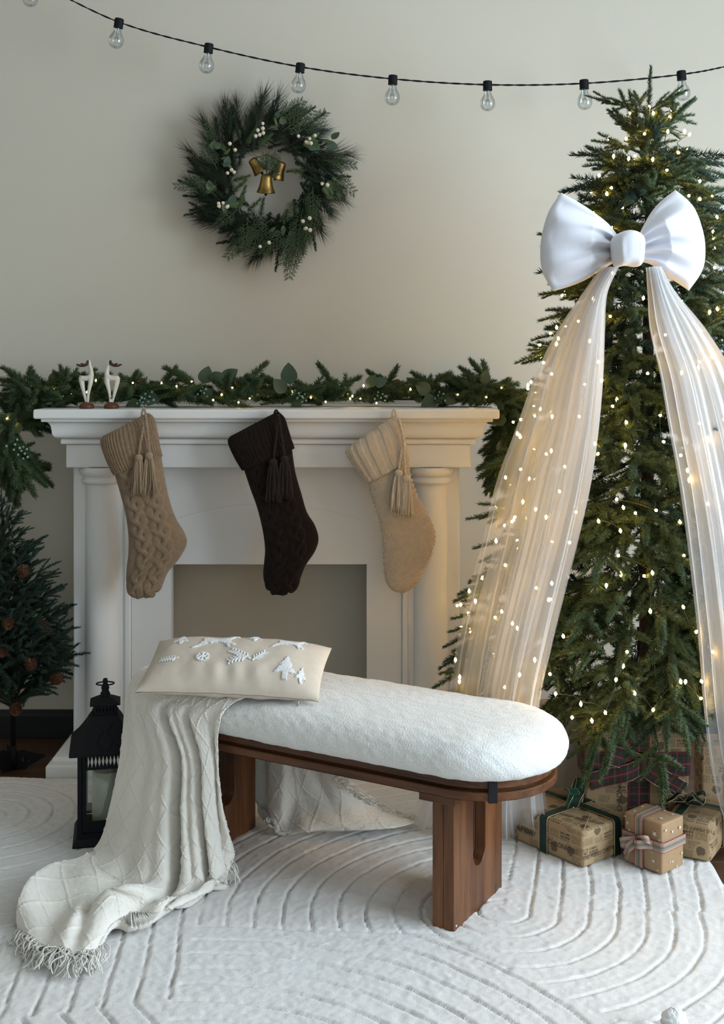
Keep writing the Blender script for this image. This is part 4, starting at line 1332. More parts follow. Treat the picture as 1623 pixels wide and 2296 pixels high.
for k in range(298):
    i = int((k + rg.random()) / 298 * npt); o, tn = along(i)
    on_shelf = 70 < to_px(o)[0] < 1110 and o[2] < 1.16 and o[2] > 1.10
    e1 = unit(np.cross(tn, [0, 1, 0])); e2 = np.array([0, 1.0, 0])
    if e1[2] < 0 and on_shelf: e1 = -e1
    a = rg.uniform(-.25 * PI, 1.25 * PI) if on_shelf else rg.uniform(0, 2 * PI)
    side = e1 * math.sin(a) * (.9 if on_shelf else 1) - e2 * abs(math.cos(a)) * (1 if rg.random() < .75 else -1)
    dirx = tn * (1 if rg.random() < .5 else -1) if on_shelf else (-tn if i < npt * .15 else tn)
    d = dirx * rg.uniform(.35, 1.1) + side * rg.uniform(.45, 1.0)
    if on_shelf: d[2] = rg.uniform(-.05, .95) if rg.random() < .7 else rg.uniform(-.1, .2)
    if not on_shelf: d[2] -= .35
    off = side * .008
    oo = o + off
    if on_shelf: oo = oo + np.array([0, rg.uniform(-.06, .02), rg.uniform(-.005, .035)]); oo[2] = max(oo[2], 1.118)
    sc = rg.uniform(.95, 1.3)
    if on_shelf and oo[2] + unit(d)[2] * .09 * sc < 1.112: d[2] = abs(d[2]) + .05
    tipy = oo[1] + unit(d)[1] * .1
    if tipy > 3.93: d[1] = -abs(d[1])
    link_mesh('fir_sprig', rg.choice(SPR), gar, frame(oo - ORG[gar], d, (0, -.4, 1)) @ Matrix.Rotation(rg.uniform(-.6, .6), 4, 'X') @ Matrix.Scale(sc, 4))
mbx = MB(); rsn = np.random.default_rng(77)
for k in range(230):
    i = int(rsn.random() * npt); o, tn = along(i)
    on_shelf = 70 < to_px(o)[0] < 1110 and 1.10 < o[2] < 1.16
    d = tn * rsn.normal(0, 1) + np.array([rsn.normal(0, .3), rsn.normal(-.2, .6), rsn.normal(.25 if on_shelf else -.3, .4)])
    oo = o + np.array([0, rsn.uniform(-.05, .03), rsn.uniform(-.01, .03)])
    if on_shelf: oo[2] = max(oo[2], 1.122); d[2] = max(d[2], -.05)
    if oo[1] + unit(d)[1] * .09 > 3.94: d[1] = -abs(d[1])
    V, Fc = needles(rsn, .085, 130, .020, .0016, .1, 55); V = V @ rot_to(d).T + oo
    V[:, 2] = np.where(on_shelf, np.maximum(V[:, 2], 1.103), V[:, 2])
    mbx.add(V - ORG[gar], Fc)
core = link_mesh('inner_needles', mbx.mesh('inner_needles', [M_needle_garland]), gar); core['kind'] = 'stuff'
def face_frame(o, d, nrm): return frame(np.asarray(o) - ORG[gar], d, nrm)
for (px, py, ang, big) in ((95, 868, 160, 1.25), (110, 862, 40, 1.2), (122, 895, -60, 1.0), (290, 868, 170, 1.0), (312, 888, -10, 1.3), (330, 872, 20, .8), (316, 905, 190, 1.0),
        (455, 860, 70, 1.15), (470, 852, 20, 1.0), (498, 855, 40, 1.2), (545, 855, 30, .8), (462, 868, -80, .9), (650, 862, 95, 1.35), (640, 880, 130, 1.1), (648, 898, 20, 1.25), (655, 905, -60, 1.05),
        (740, 880, 30, .9), (825, 868, 60, .9), (838, 862, 20, .9), (965, 880, 150, 1.1), (978, 890, 215, 1.15), (995, 888, -30, .9), (1085, 862, 80, .9), (1128, 955, 120, 1.0), (1120, 935, 200, .9), (1132, 985, -100, 1.25), (40, 935, 200, 1.1), (20, 975, 240, 1.0), (52, 960, 180, .9)):
    o = P(px, py, 3.70 if 80 < px < 1110 else 3.66)
    a = math.radians(ang); d = np.array([math.cos(a), -.25 * rg.random(), math.sin(a)])
    link_mesh('eucalyptus_leaf', rg.choice(LEAF_R), gar, face_frame(o, d, (rg.uniform(-.3, .3), -1, rg.uniform(-.1, .5))) @ Matrix.Scale(big, 4))
for (px, py) in ((130, 885), (322, 905), (335, 893), (460, 885), (560, 880), (672, 885), (680, 895), (850, 895), (990, 895), (762, 880), (60, 1020), (30, 1000)):
    link_mesh('berry_cluster', BERRY_G, gar, face_frame(P(px, py, 3.70 if px > 80 else 3.655), (rg.uniform(-.4, .4), -1, .3), (0, 0, 1)) @ Matrix.Scale(rg.uniform(.9, 1.2), 4))
GCONE = pinecone_mesh('small_pinecone', .013, .014, [M_cone], 40)
for (px, py) in ((318, 857), (765, 868), (890, 860), (1070, 868), (128, 872)):
    link_mesh('pinecone', GCONE, gar, face_frame(P(px, py, 3.72), (.2, -.3, 1), (0, 1, 0)))
GL = empty('garland_fairy_lights', P(600, 917, 3.73), 'tiny warm fairy lights woven through the mantel garland', 'fairy lights')
LEDG = None
mb = MB(); mb.lathe([(.0003, .0055), (.0022, .0038), (.0027, .0008), (.0003, -.003)], (0, 0, 0), 6); LEDG = mb.mesh('led_bulb_small', [M_led_garland])
gl_pts = []
for (px, py) in ((16, 938), (32, 948), (122, 875), (160, 882), (215, 852), (195, 878), (298, 858), (362, 858), (396, 867), (430, 855), (438, 869), (478, 896), (497, 884), (521, 869), (535, 903), (560, 893), (617, 870), (697, 892), (785, 895), (790, 889), (808, 894), (844, 903), (815, 866), (920, 872), (1026, 885), (1058, 905), (1124, 870), (580, 880), (655, 878), (730, 900), (1090, 890)):
    yy = 3.69 if 80 < px < 1110 else 3.65
    p = P(px, py, yy + rg.uniform(-.015, .02)); gl_pts.append(p)
    link_mesh('bulb', LEDG, GL, Matrix.Translation(Vector(p - ORG[GL])) @ Matrix.Rotation(rg.uniform(0, 3), 4, 'X'))
b = MB(); q = sorted(gl_pts, key=lambda p: p[0]); b.tube(catmull([p + np.array([0, .012, 0]) for p in q], 260), .0009, 4); b.build('wire', M_wire_green, GL)

# ================================================================== wreath with bells
WC = P(600, 404, 3.86)
wr = empty('wreath', WC, 'round evergreen wreath with white berries and brass bells on the wall', 'wreath')
WM = [M_pine, M_bark]
PINE = [tuft_mesh('pine_tuft', 400 + i, 120, .075, WM, .085, .00065, 34) for i in range(4)]
FIRW = []
for i in range(4):
    mb = MB(); rsn = np.random.default_rng(430 + i)
    add_sprig(mb, rsn, np.zeros(3), np.eye(3), .10, 250, .0145, .0010, .2, 52, .0016, .8)
    FIRW.append(mb.mesh('dark_fir_sprig', [M_needle_dark if i % 2 else M_pine, M_bark]))
FIRB = []
for i in range(2):
    mb = MB(); rsn = np.random.default_rng(450 + i)
    add_sprig(mb, rsn, np.zeros(3), np.eye(3), .055, 170, .016, .0009, .1, 50, .0014, .9)
    FIRB.append(mb.mesh('bright_fir_sprig', [mat('fresh_needles', (.075, .115, .03), .55, (.05, .09, .03), 30), M_bark]))
CED = [cedar_mesh('cedar_spray', 470 + i, .125, [M_cedar, M_cedar]) for i in range(4)]
mb = MB(); R0 = .158
b = MB(); b.tube([WC + np.array([R0 * math.cos(a), .03, R0 * math.sin(a)]) for a in np.linspace(0, 2 * PI, 60)], .012, 8); b.build('ring', M_bark, wr)
rw = random.Random(31)
def wput(name, me, theta, r, tilt, out_y, sc, jr=0.0, roll=None, nrm=None):
    """theta clockwise from 12 o'clock as seen; tilt: 0 = radial, 90 = clockwise tangent"""
    rad = np.array([math.sin(theta), 0, math.cos(theta)]); tan = np.array([math.cos(theta), 0, -math.sin(theta)])
    d = rad * math.cos(tilt) + tan * math.sin(tilt) + np.array([0, out_y, 0])
    o = WC + rad * r + np.array([0, .030 + jr, 0])
    M = frame(o - ORG[wr], d, nrm if nrm is not None else (rw.uniform(-.3, .3), -1, rw.uniform(-.3, .3)))
    if roll is None: roll = rw.uniform(-.5, .5)
    link_mesh(name, me, wr, M @ Matrix.Rotation(roll, 4, 'X') @ Matrix.Scale(sc, 4))
for k in range(84):
    th = 2 * PI * (k + rw.random()) / 84
    wput('pine_tuft', rw.choice(PINE), th, R0 + rw.uniform(-.045, .04), math.radians(rw.uniform(15, 75)), rw.uniform(-.35, .05), rw.uniform(.85, 1.15), rw.uniform(-.03, 0))
for k in range(110):
    th = 2 * PI * (k + rw.random()) / 110
    wput('fir_sprig', rw.choice(FIRW), th, R0 + rw.uniform(-.06, .035), math.radians(rw.uniform(10, 85)), rw.uniform(-.45, -.02), rw.uniform(.8, 1.1), rw.uniform(-.045, -.005))
for k in range(56):
    th = 2 * PI * (k + rw.random()) / 56
    wput('pine_tuft' if k % 2 else 'fir_sprig', rw.choice(PINE if k % 2 else FIRW), th, R0 - .005, math.radians(rw.uniform(95, 150)), rw.uniform(-.4, -.05), rw.uniform(.5, .7), rw.uniform(-.03, 0))
for th_d, r, tl, sc in ((8, .19, 50, .9), (18, .16, 40, 1.0), (35, .18, 20, .9), (72, .19, 30, .9), (85, .20, 45, .9), (100, .15, 80, .9), (118, .17, 70, 1.0), (130, .15, 60, 1.0), (135, .20, 70, .95), (150, .19, 50, 1.05), (160, .17, 60, .95), (185, .15, 20, .95), (195, .18, 30, .95), (205, .14, -20, .9), (222, .13, 10, .8), (250, .17, 60, .7), (262, .20, 10, .8), (280, .16, 50, .8), (300, .19, 40, .7), (330, .09, 150, .8), (350, .09, 160, .8), (15, .10, 160, .6), (172, .13, 60, .9), (145, .22, 60, .9), (158, .23, 30, .9), (120, .13, 100, .8)):
    wput('cedar_spray', rw.choice(CED), math.radians(th_d), r, math.radians(tl), rw.uniform(-.35, -.1), sc, -.055 - rw.random() * .02, rw.uniform(-.25, .25), (0, -1, 0))
for th_d, r, tl in ((268, .110, 170), (250, .115, 160), (78, .125, 190), (330, .13, 60), (212, .12, 200), (228, .115, 150), (345, .115, 70), (190, .12, 180)):
    wput('bright_sprig', rw.choice(FIRB), math.radians(th_d), r, math.radians(tl), -.3, 1.0, -.05)
for th_d, r, tl, n in ((45, .175, 40, 6), (60, .22, 20, 4), (55, .19, 60, 3), (95, .19, 30, 6), (102, .215, 50, 4), (225, .125, 70, 5), (232, .15, 100, 3), (300, .17, 60, 4), (258, .18, 120, 3), (12, .18, 10, 3), (165, .175, 20, 4), (160, .20, -30, 4), (290, .145, 140, 4)):
    for q in range(n):
        wput('leaf', rw.choice(LEAF_L if q % 2 else LEAF_R), math.radians(th_d + rw.uniform(-5, 5)), r + rw.uniform(-.02, .03), math.radians(tl + rw.uniform(-60, 60)), rw.uniform(-.3, .1), rw.uniform(.45, .75), -.07, rw.uniform(-.5, .5), (rw.uniform(-.5, .5), -1, rw.uniform(-.2, .5)))
mb = MB(); mb.ball((0, 0, 0), .0062, 9); mb.tube([(0, .0, 0), (0, .02, -.004)], [.0008, .0008], 4, caps=False); BW = mb.mesh('cream_berry', [M_berry])
for (px, py) in ((589, 277), (589, 288), (590, 298), (582, 302), (578, 292), (573, 305), (527, 336), (515, 322), (694, 311), (690, 320), (697, 321), (686, 318), (706, 304), (669, 305), (490, 456), (500, 455), (491, 462), (509, 464), (511, 462), (519, 381), (525, 386), (510, 388), (679, 496), (684, 513), (694, 489), (686, 512), (695, 516), (583, 553), (603, 544), (722, 412), (734, 415)):
    p = P(px, py, 3.765 + rw.uniform(-.01, .01))
    link_mesh('berry', BW, wr, Matrix.Translation(Vector(p - ORG[wr])) @ Matrix.Scale(rw.uniform(.85, 1.1), 4))
bell_prof = [(.0001, .060), (.010, .0595), (.0155, .057), (.0178, .050), (.0195, .036), (.0225, .022), (.0270, .010), (.0300, .003), (.0305, 0), (.0285, .001), (.020, .022), (.016, .05), (.0001, .055)]
for (px, py, ax, sc, dy) in ((596, 432, (.06, -.25, 1), .98, -.01), (618, 398, (.42, -.3, .95), .92, .015), (585, 385, (-.65, -.3, .85), .85, .02)):
    c = P(px, py, 3.83 + dy); a = unit(ax)
    mb = MB(); mb.lathe([(r * sc, h * sc) for r, h in bell_prof], c, 28, axis=a)
    bell = mb.build('bell', M_brass, wr)
    mb = MB(); mb.ball(c - a * .006, .0045, 8); mb.tube([c + a * .03, c - a * .004], [.0012, .0012], 5); mb.build('clapper', M_black, bell)
    mb = MB(); mb.tube([c + a * .058 * sc, (c + a * .058 * sc) * .5 + P(598, 346, 3.87) * .5, P(598, 346, 3.87)], .0016, 5); mb.build('bell_cord', M_bark, bell)
# ================================================================== small fir on the left
SX, SY = -1.062, 3.64
sm = empty('small_fir_tree', (SX, SY, 0), 'small dark unlit fir with pinecones left of the fireplace', 'tree')
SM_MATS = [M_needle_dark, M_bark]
SB = [branch_mesh('small_branch', 500 + i, .11, 2, .062, 2100, .0115, SM_MATS, droop=-.12, r=.0010) for i in range(5)]
SBL = [branch_mesh('small_branch_long', 520 + i, .17, 3, .068, 2100, .0115, SM_MATS, droop=-.10, r=.0010) for i in range(4)]
b = MB(); b.tube([(SX, SY, .05), (SX, SY, .3), (SX - .035, SY, .80)], [.0085, .008, .003], 8); b.build('trunk', M_black, sm)
r2 = random.Random(9)
z = .20
while z < .80:
    R = .03 + .23 * ((.87 - z) / .67) ** .95
    cnt = max(4, int(2 * PI * R / .085)); off = r2.uniform(0, 6)
    for k in range(cnt):
        a = off + 2 * PI * k / cnt + r2.uniform(-.15, .15)
        el = math.radians(r2.uniform(16, 52) + 25 * (z - .2))
        d = np.array([math.cos(a) * math.cos(el), math.sin(a) * math.cos(el), math.sin(el)])
        if R > .15: me, ln = r2.choice(SBL), .235
        else: me, ln = r2.choice(SB), .165
        sc = min(1.1, max(.45, R / (ln * .86))) * r2.uniform(.9, 1.08)
        o = np.array([SX - .035 * (z - .2) / .6, SY, z + r2.uniform(-.012, .012)])
        if o[1] + d[1] * ln * sc > 3.94: sc *= .6
        link_mesh('branch', me, sm, frame(o - ORG[sm], d) @ Matrix.Rotation(r2.uniform(-.5, .5), 4, 'X') @ Matrix.Scale(sc, 4))
    z += .048
mb = MB(); add_sprig(mb, np.random.default_rng(4), np.array([SX - .035, SY, .775]) - ORG[sm], rot_to((-.02, 0, 1)), .08, 150, .010, .0009, 0, 35)
link_mesh('leader_shoot', mb.mesh('leader_shoot', SM_MATS), sm)
PC = pinecone_mesh('pinecone', .0175, .019, [M_cone], 64)
for (px, py, dy, ax) in ((52, 1281, -.08, (.4, -.5, .6)), (96, 1405, -.06, (.5, -1, -.1)), (18, 1398, -.13, (.2, -.8, -.2)), (69, 1490, -.13, (.1, -.7, .7)), (126, 1522, -.10, (.7, -.6, .3)), (4, 1460, -.16, (0, -1, 0)), (36, 1590, -.14, (.1, -1, -.3))):
    p = P(px, py, SY + dy)
    f = frame(p - ORG[sm], unit(np.cross(ax, (0, 0, 1)) + 1e-3), ax)
    link_mesh('pinecone', PC, sm, f @ Matrix.Rotation(px, 4, 'Z'))
# stamped metal stand: plates with little fir-shaped cut-outs
def stand_plate(length):
    bm = bmesh.new()
    outline = [(.006, .050), (.016, .058), (.028, .062), (.045, .058), (.07, .053), (length, .050), (length + .003, .044), (length * .8, .030), (length * .5, .014), (.04, .004), (.02, -.0), (.006, -.0)]
    holes = []
    for cx_, s in ((.030, 1.0), (.050, .72)):
        t = [(0, .021), (.0028, .013), (.0014, .013), (.0042, .006), (.0009, .006), (.0009, .002), (-.0009, .002), (-.0009, .006), (-.0042, .006), (-.0014, .013), (-.0028, .013)]
        holes.append([(cx_ + x * s, .020 + z_ * s * 1.2) for x, z_ in t])
    edges = []
    for loop in [outline] + holes:
        vs = [bm.verts.new((x, 0, z_)) for x, z_ in loop]
        edges += [bm.edges.new((vs[i], vs[(i + 1) % len(vs)])) for i in range(len(vs))]
    r = bmesh.ops.triangle_fill(bm, use_beauty=True, edges=edges)
    fs = [f for f in bm.faces]
    ex = bmesh.ops.extrude_face_region(bm, geom=fs)
    bmesh.ops.translate(bm, vec=(0, .003, 0), verts=[e for e in ex['geom'] if isinstance(e, bmesh.types.BMVert)])
    bmesh.ops.recalc_face_normals(bm, faces=bm.faces)
    me = bpy.data.meshes.new('stand_plate'); bm.to_mesh(me); bm.free(); me.materials.append(M_black); return me
SPM = stand_plate(.098)
for k in range(3):
    link_mesh('stand_foot', SPM, sm, Matrix.Translation((0, 0, .0)) @ Matrix.Rotation(math.radians(-4 + 120 * k) if k else math.radians(-6), 4, 'Z'))
link_mesh('stand_foot', SPM, sm, Matrix.Rotation(math.radians(186), 4, 'Z'))
b = MB(); b.lathe([(.0001, 0), (.012, .002), (.013, .05), (.010, .062), (.0088, .075)], (SX, SY, 0), 14); b.build('stand_collar', M_black, sm)

# ================================================================== lantern with candle
LX, LY = (236 - CX) * 3.095 / F_PX, 3.095
lan = empty('lantern', (LX, LY, RUG_TOP), 'black metal lantern with pierced top and glass panes beside the throw', 'lantern')
lan.rotation_euler = (0, 0, .20)
zb = RUG_TOP
hw = .068
b = MB()
def sq(h, z_): return [(LX - h, LY - h, z_), (LX + h, LY - h, z_), (LX + h, LY + h, z_), (LX - h, LY + h, z_)]
def loft(mb, hz, cap=True):
    V = []; Fc = []
    for h, z_ in hz: V += sq(h, z_)
    for i in range(len(hz) - 1):
        for k in range(4):
            a, c = i * 4 + k, i * 4 + (k + 1) % 4
            Fc.append((a, c, c + 4, a + 4))
    if cap: Fc.append((3, 2, 1, 0)); Fc.append(tuple((len(hz) - 1) * 4 + k for k in range(4)))
    mb.add(V, Fc)
loft(b, [(.080, zb), (.080, zb + .004), (.072, zb + .018), (.069, zb + .020), (.069, zb + .030)]); b.build('base', M_black, lan, smooth=False)
for sx in (-1, 1):
    for sy in (-1, 1):
        b = MB(); x = LX + sx * (hw - .005); y = LY + sy * (hw - .005)
        b.box((x - .005, y - .005, zb + .030), (x + .005, y + .005, .262)); b.build('post', M_black, lan, smooth=False)
M_lglass = clear_glass('lantern_glass', (.92, .95, .94), .2)
def frame_panel(rot):
    """door frame, pierced frieze and pane for one side, in local x (across), z"""
    c, s = math.cos(rot), math.sin(rot)
    Mx = Matrix(((c, -s, 0, LX), (s, c, 0, LY), (0, 0, 1, 0), (0, 0, 0, 1)))
    b = MB(); y0, y1 = -hw + .002, -hw + .006; w = hw - .012
    b.box((-w, y0, zb + .034), (-w + .010, y1, .255), M=Mx); b.box((w - .010, y0, zb + .034), (w, y1, .255), M=Mx)
    b.box((-w + .010, y0, .248), (w - .010, y1, .255), M=Mx); b.box((-w + .010, y0, .212), (w - .010, y1, .217), M=Mx); b.box((-w + .010, y0, zb + .034), (w - .010, y1, zb + .060), M=Mx)
    fr = b.build('door_frame', M_black, lan, smooth=False)
    # pierced frieze: lens-shaped openings left between waisted bars
    n = 10; span = 2 * (w - .010); b = MB()
    for i in range(n + 1):
        x = -w + .010 + span * i / n; pts = []
        for t in np.linspace(0, 1, 9):
            zz = .217 + .031 * t; half = .0012 + .0032 * abs(math.cos(PI * t)) ** 1.5
            pts.append((zz, half))
        V = []; Fc = []
        for zz, hf in pts:
            for q in ((x - hf, y0, zz), (x + hf, y0, zz), (x + hf, y1 - .002, zz), (x - hf, y1 - .002, zz)):
                V.append(tuple(Mx @ Vector(q)))
        for k in range(8):
            for j in range(4): Fc.append((k*4+j, k*4+(j+1) % 4, k*4+4+(j+1) % 4, k*4+4+j))
        b.add(V, Fc)
    b.build('pierced_frieze', M_black, fr, smooth=False)
    b = MB(); b.box((-w + .009, y0 + .0015, zb + .058), (w - .009, y0 + .003, .214), M=Mx); b.build('pane', M_lglass, fr, smooth=False)
for k in range(4): frame_panel(k * PI / 2)
b = MB(); loft(b, [(.086, .252), (.088, .254), (.088, .262), (.078, .272), (.068, .283), (.058, .297), (.048, .312), (.041, .325), (.0335, .336), (.0335, .340)]); b.build('roof', M_black, lan, smooth=False)
# pierced neck
b = MB()
for k in range(4):
    c, s = math.cos(k * PI / 2), math.sin(k * PI / 2)
    Mx = Matrix(((c, -s, 0, LX), (s, c, 0, LY), (0, 0, 1, 0), (0, 0, 0, 1)))
    h = .030
    b.box((-h, -h, .340), (h, -h + .0015, .346), M=Mx); b.box((-h, -h, .3575), (h, -h + .0015, .366), M=Mx)
    for i in range(7):
        x = -h + .0045 + (2 * h - .009) * i / 6
        b.box((x - .0028, -h, .346), (x + .0028, -h + .0015, .3575), M=Mx)
b.build('pierced_neck', M_black, lan, smooth=False)
b = MB(); loft(b, [(.037, .364), (.0385, .3655), (.016, .379), (.012, .381)]); b.build('cap', M_black, lan, smooth=False)
b = MB(); b.lathe([(.012, .378), (.0125, .388), (.0085, .394), (.0105, .402), (.0075, .410), (.0055, .414), (.0070, .419), (.0052, .425), (.0001, .427)], (LX, LY, 0), 16); b.build('finial', M_black, lan)
b = MB(); b.tube([(LX + .0225 * math.cos(a), LY + .0225 * math.sin(a) * .9 - .001, .4125 + .010 * math.sin(-a)) for a in np.linspace(0, 2 * PI, 40)], .0019, 7, caps=False); b.build('ring_handle', M_black, lan)
# raised scroll on the roof front
b = MB()
for sgn in (-1, 1):
    pts = []
    for i in range(30):
        t = i / 29; hh = .262 + .062 * t
        r_ = np.interp(hh, [.262, .272, .283, .297, .312, .325], [.088, .078, .068, .058, .048, .041])
        pts.append((LX + sgn * (.006 + .014 * math.sin(t * PI * 1.5) ** 2), LY - r_ - .0006, hh))
    b.tube(pts, .0014, 5)
b.build('roof_scroll', M_black, lan)
cd = empty('pillar_candle', (LX + .005, LY, zb + .030), 'pale cream pillar candle standing inside the black lantern', 'candle')
M_wax = mat('pale_wax', (.62, .60, .47), .5, (.58, .56, .43), 10, sss=.2)
b = MB(); b.lathe([(.0001, zb + .030), (.0375, zb + .030), (.0385, zb + .033), (.0375, .186), (.0365, .190), (.034, .191), (.028, .184), (.012, .180), (.0001, .1795)], (LX + .005, LY, 0), 36); b.build('wax_body', M_wax, cd, autosmooth=.9)
b = MB(); b.tube([(LX + .005, LY, .179), (LX + .0055, LY, .186)], .0009, 5); b.build('wick', M_black, cd)
# ================================================================== pillow
M_linen = cloth_mat('beige_linen', (0.73, 0.625, 0.51), (0.61, 0.51, 0.40), 480, .5, sheen=.1)
M_embroid = mat('white_chenille', (0.84, 0.83, 0.80), .95, (0.76, 0.75, 0.72), 200, bump=.8, bump_scale=700, sheen=.4)
PBL, PBR = np.array([-.532, 2.800, .474]), np.array([-.099, 2.742, .470])
PW, PH, PT = .436, .205, .056
pu = unit(PBR - PBL)
pillow = empty('lumbar_pillow', (PBL + PBR) / 2 + np.array([0, .12, -.01]), 'beige lumbar pillow embroidered with white snowflake, sprigs and deer on the bench', 'pillow')
pv0 = unit(np.cross([0, 0, 1.0], pu)); tilt = math.radians(21)
pv = pv0 * math.cos(tilt) + np.array([0, 0, 1.0]) * math.sin(tilt)
pn = np.cross(pu, pv)
def pillow_pt(a, b_, side=1, lift=0.0):
    """a across (m, 0 = middle), b up (m, 0 = middle); side +1 upper face"""
    x = np.clip(np.abs(2 * a / PW), 0, 1); y = np.clip(np.abs(2 * b_ / PH), 0, 1)
    prof = np.power(np.clip(1 - x ** 3.2, 0, 1), .55) * np.power(np.clip(1 - y ** 2.6, 0, 1), .55)
    th = PT * prof * (1 if side > 0 else .60)
    pinch_a = 1 - .035 * (1 - (2 * np.abs(a) / PW) ** 4) * 0 - .030 * (y ** 2) * (1 - x ** 2) * 0
    aa = a * (1 - .030 * np.cos(PI * np.clip(b_ / PH, -.5, .5)) * x)
    bb = b_ * (1 - .050 * np.cos(PI * np.clip(a / PW, -.5, .5)) * y)
    wr = .0042 * fbm(a * 17 + 3, b_ * 11, 3, 21) + .0028 * np.sin(a * 95 + 12 * b_ + 2 * np.sin(a * 20)) * np.exp(-((b_ + .075) / .03) ** 2) + .0035 * np.sin(a * 60 + b_ * 30) * np.exp(-((b_ + .085) / .04) ** 2) * np.exp(-((a + .09) / .06) ** 2)
    h = side * (th + (wr + lift) * (prof ** .5 if np.isscalar(lift) and lift == 0 else 1))
    c = (PBL + PBR) / 2 + pv * (PH / 2)
    return c + aa[..., None] * pu + bb[..., None] * pv + h[..., None] * pn
na, nb = 150, 96
sa = np.sin(np.linspace(-PI / 2, PI / 2, na)) * .5; sa = .5 * sa + .5 * np.linspace(-.5, .5, na)
sb = np.sin(np.linspace(-PI / 2, PI / 2, nb)) * .5; sb = .5 * sb + .5 * np.linspace(-.5, .5, nb)
A, Bq = np.meshgrid(sa * PW, sb * PH)
b = MB(); uvp = np.stack([A, Bq], -1)
b.grid(pillow_pt(A, Bq, 1), uv=uvp); b.grid(pillow_pt(A, Bq, -1), uv=uvp, flip=True)
cover = b.build('cover', M_linen, pillow)
# piped seam and zip along the front edge
ee = np.linspace(-.5, .5, 60) * PW
pts = pillow_pt(ee, np.full(60, -PH / 2 + .0005), 1)
b = MB(); b.tube(pts - pn * .004, .0011, 5); b.build('zip_seam', mat('seam_thread', (.30, .25, .19), .9), pillow)
b = MB(); zp = pillow_pt(np.array([.172]), np.array([-PH / 2]), 1)[0] - pn * .004
b.tube([zp, zp + np.array([-.004, -.003, -.012])], [.0014, .0022], 6); b.build('zip_pull', mat('zip_metal', (.5, .48, .42), .4, metallic=.8), pillow)
def stitch(lines, name, r=.0024):
    b = MB()
    for ln in lines:
        ln = catmull(np.array(ln, float), max(6, 4 * len(ln)))
        p = pillow_pt(ln[:, 0], ln[:, 1], 1, .0012)
        b.tube(p, r, 6)
    return b.build(name, M_embroid, pillow)
def applique(poly, name, res=.0016, h=.0032, seed=0):
    """shaggy filled shape: cells inside the outline, ragged pile on top"""
    poly = np.array(poly, float); mn, mxx = poly.min(0), poly.max(0)
    xs = np.arange(mn[0] - res, mxx[0] + 2 * res, res); ys = np.arange(mn[1] - res, mxx[1] + 2 * res, res)
    X, Y = np.meshgrid(xs, ys)
    jx = X + .0010 * noise2(X * 500, Y * 500, seed); jy = Y + .0010 * noise2(X * 500, Y * 500, seed + 3)
    ins = np.zeros(X.shape, bool); n = len(poly)
    for i in range(n):
        (x0, y0), (x1, y1) = poly[i], poly[(i + 1) % n]
        c = ((y0 > jy) != (y1 > jy)) & (jx < (x1 - x0) * (jy - y0) / (y1 - y0 + 1e-12) + x0)
        ins ^= c
    cell = ins[:-1, :-1] & ins[1:, :-1] & ins[:-1, 1:] & ins[1:, 1:]
    lift = np.where(ins, h * (.65 + .5 * rng.random(X.shape)), -.001)
    top = pillow_pt(X, Y, 1, lift); bot = pillow_pt(X, Y, 1, np.full(X.shape, -.001))
    b = MB(); R, C = X.shape; Fc = []
    for i in range(R - 1):
        for k in range(C - 1):
            if not cell[i, k]: continue
            q = (i*C+k, i*C+k+1, (i+1)*C+k+1, (i+1)*C+k); Fc.append(q)
            for (di, dk, e0, e1) in ((-1, 0, q[0], q[1]), (1, 0, q[2], q[3]), (0, -1, q[3], q[0]), (0, 1, q[1], q[2])):
                ii, kk = i + di, k + dk
                if not (0 <= ii < R - 1 and 0 <= kk < C - 1 and cell[ii, kk]): Fc.append((e1, e0, e0 + R*C, e1 + R*C))
    b.add(np.concatenate([top.reshape(-1, 3), bot.reshape(-1, 3)]), Fc)
    return b.build(name, M_embroid, pillow)
def fx(px): return (px - 519) / 393 * PW
def fy(py): return -.045 + (1512 - py) * .00125
# snowflake
L = []; cx_, cy_ = fx(456), fy(1500); r_ = .0165
for k in range(6):
    a = k * PI / 3 + PI / 6 + .1; d = np.array([math.cos(a), math.sin(a)])
    L.append([(cx_, cy_), (cx_ + d[0] * r_ * .5, cy_ + d[1] * r_ * .5), (cx_ + d[0] * r_, cy_ + d[1] * r_)])
    for s in (-1, 1):
        e = np.array([math.cos(a + s * .8), math.sin(a + s * .8)])
        o = np.array([cx_, cy_]) + d * r_ * .55; L.append([tuple(o), tuple(o + e * r_ * .28), tuple(o + e * r_ * .5)])
stitch(L, 'snowflake_motif')
def sprig_lines(x0, y0, x1, y1, n, l, both=True):
    o = np.array([x0, y0]); e = np.array([x1, y1]); d = unit(e - o); out = [[tuple(o), tuple((o + e) / 2), tuple(e)]]
    p = np.array([-d[1], d[0]])
    for i in range(n):
        q = o + (e - o) * (.18 + .78 * i / (n - 1)); ll = l * (1 - .25 * i / n)
        for s in (-1, 1): out.append([tuple(q), tuple(q + (d * .6 + p * s * .8) * ll * .5), tuple(q + (d * .65 + p * s * .75) * ll)])
    return out
stitch(sprig_lines(fx(402), fy(1502), fx(362), fy(1501), 6, .010), 'sprig_motif')
stitch(sprig_lines(fx(562), fy(1503), fx(516), fy(1480), 6, .0135), 'sprig_motif')
stitch(sprig_lines(fx(554), fy(1498), fx(518), fy(1511), 5, .0125), 'sprig_motif')
stitch(sprig_lines(fx(566), fy(1506), fx(588), fy(1480), 5, .0125), 'sprig_motif')
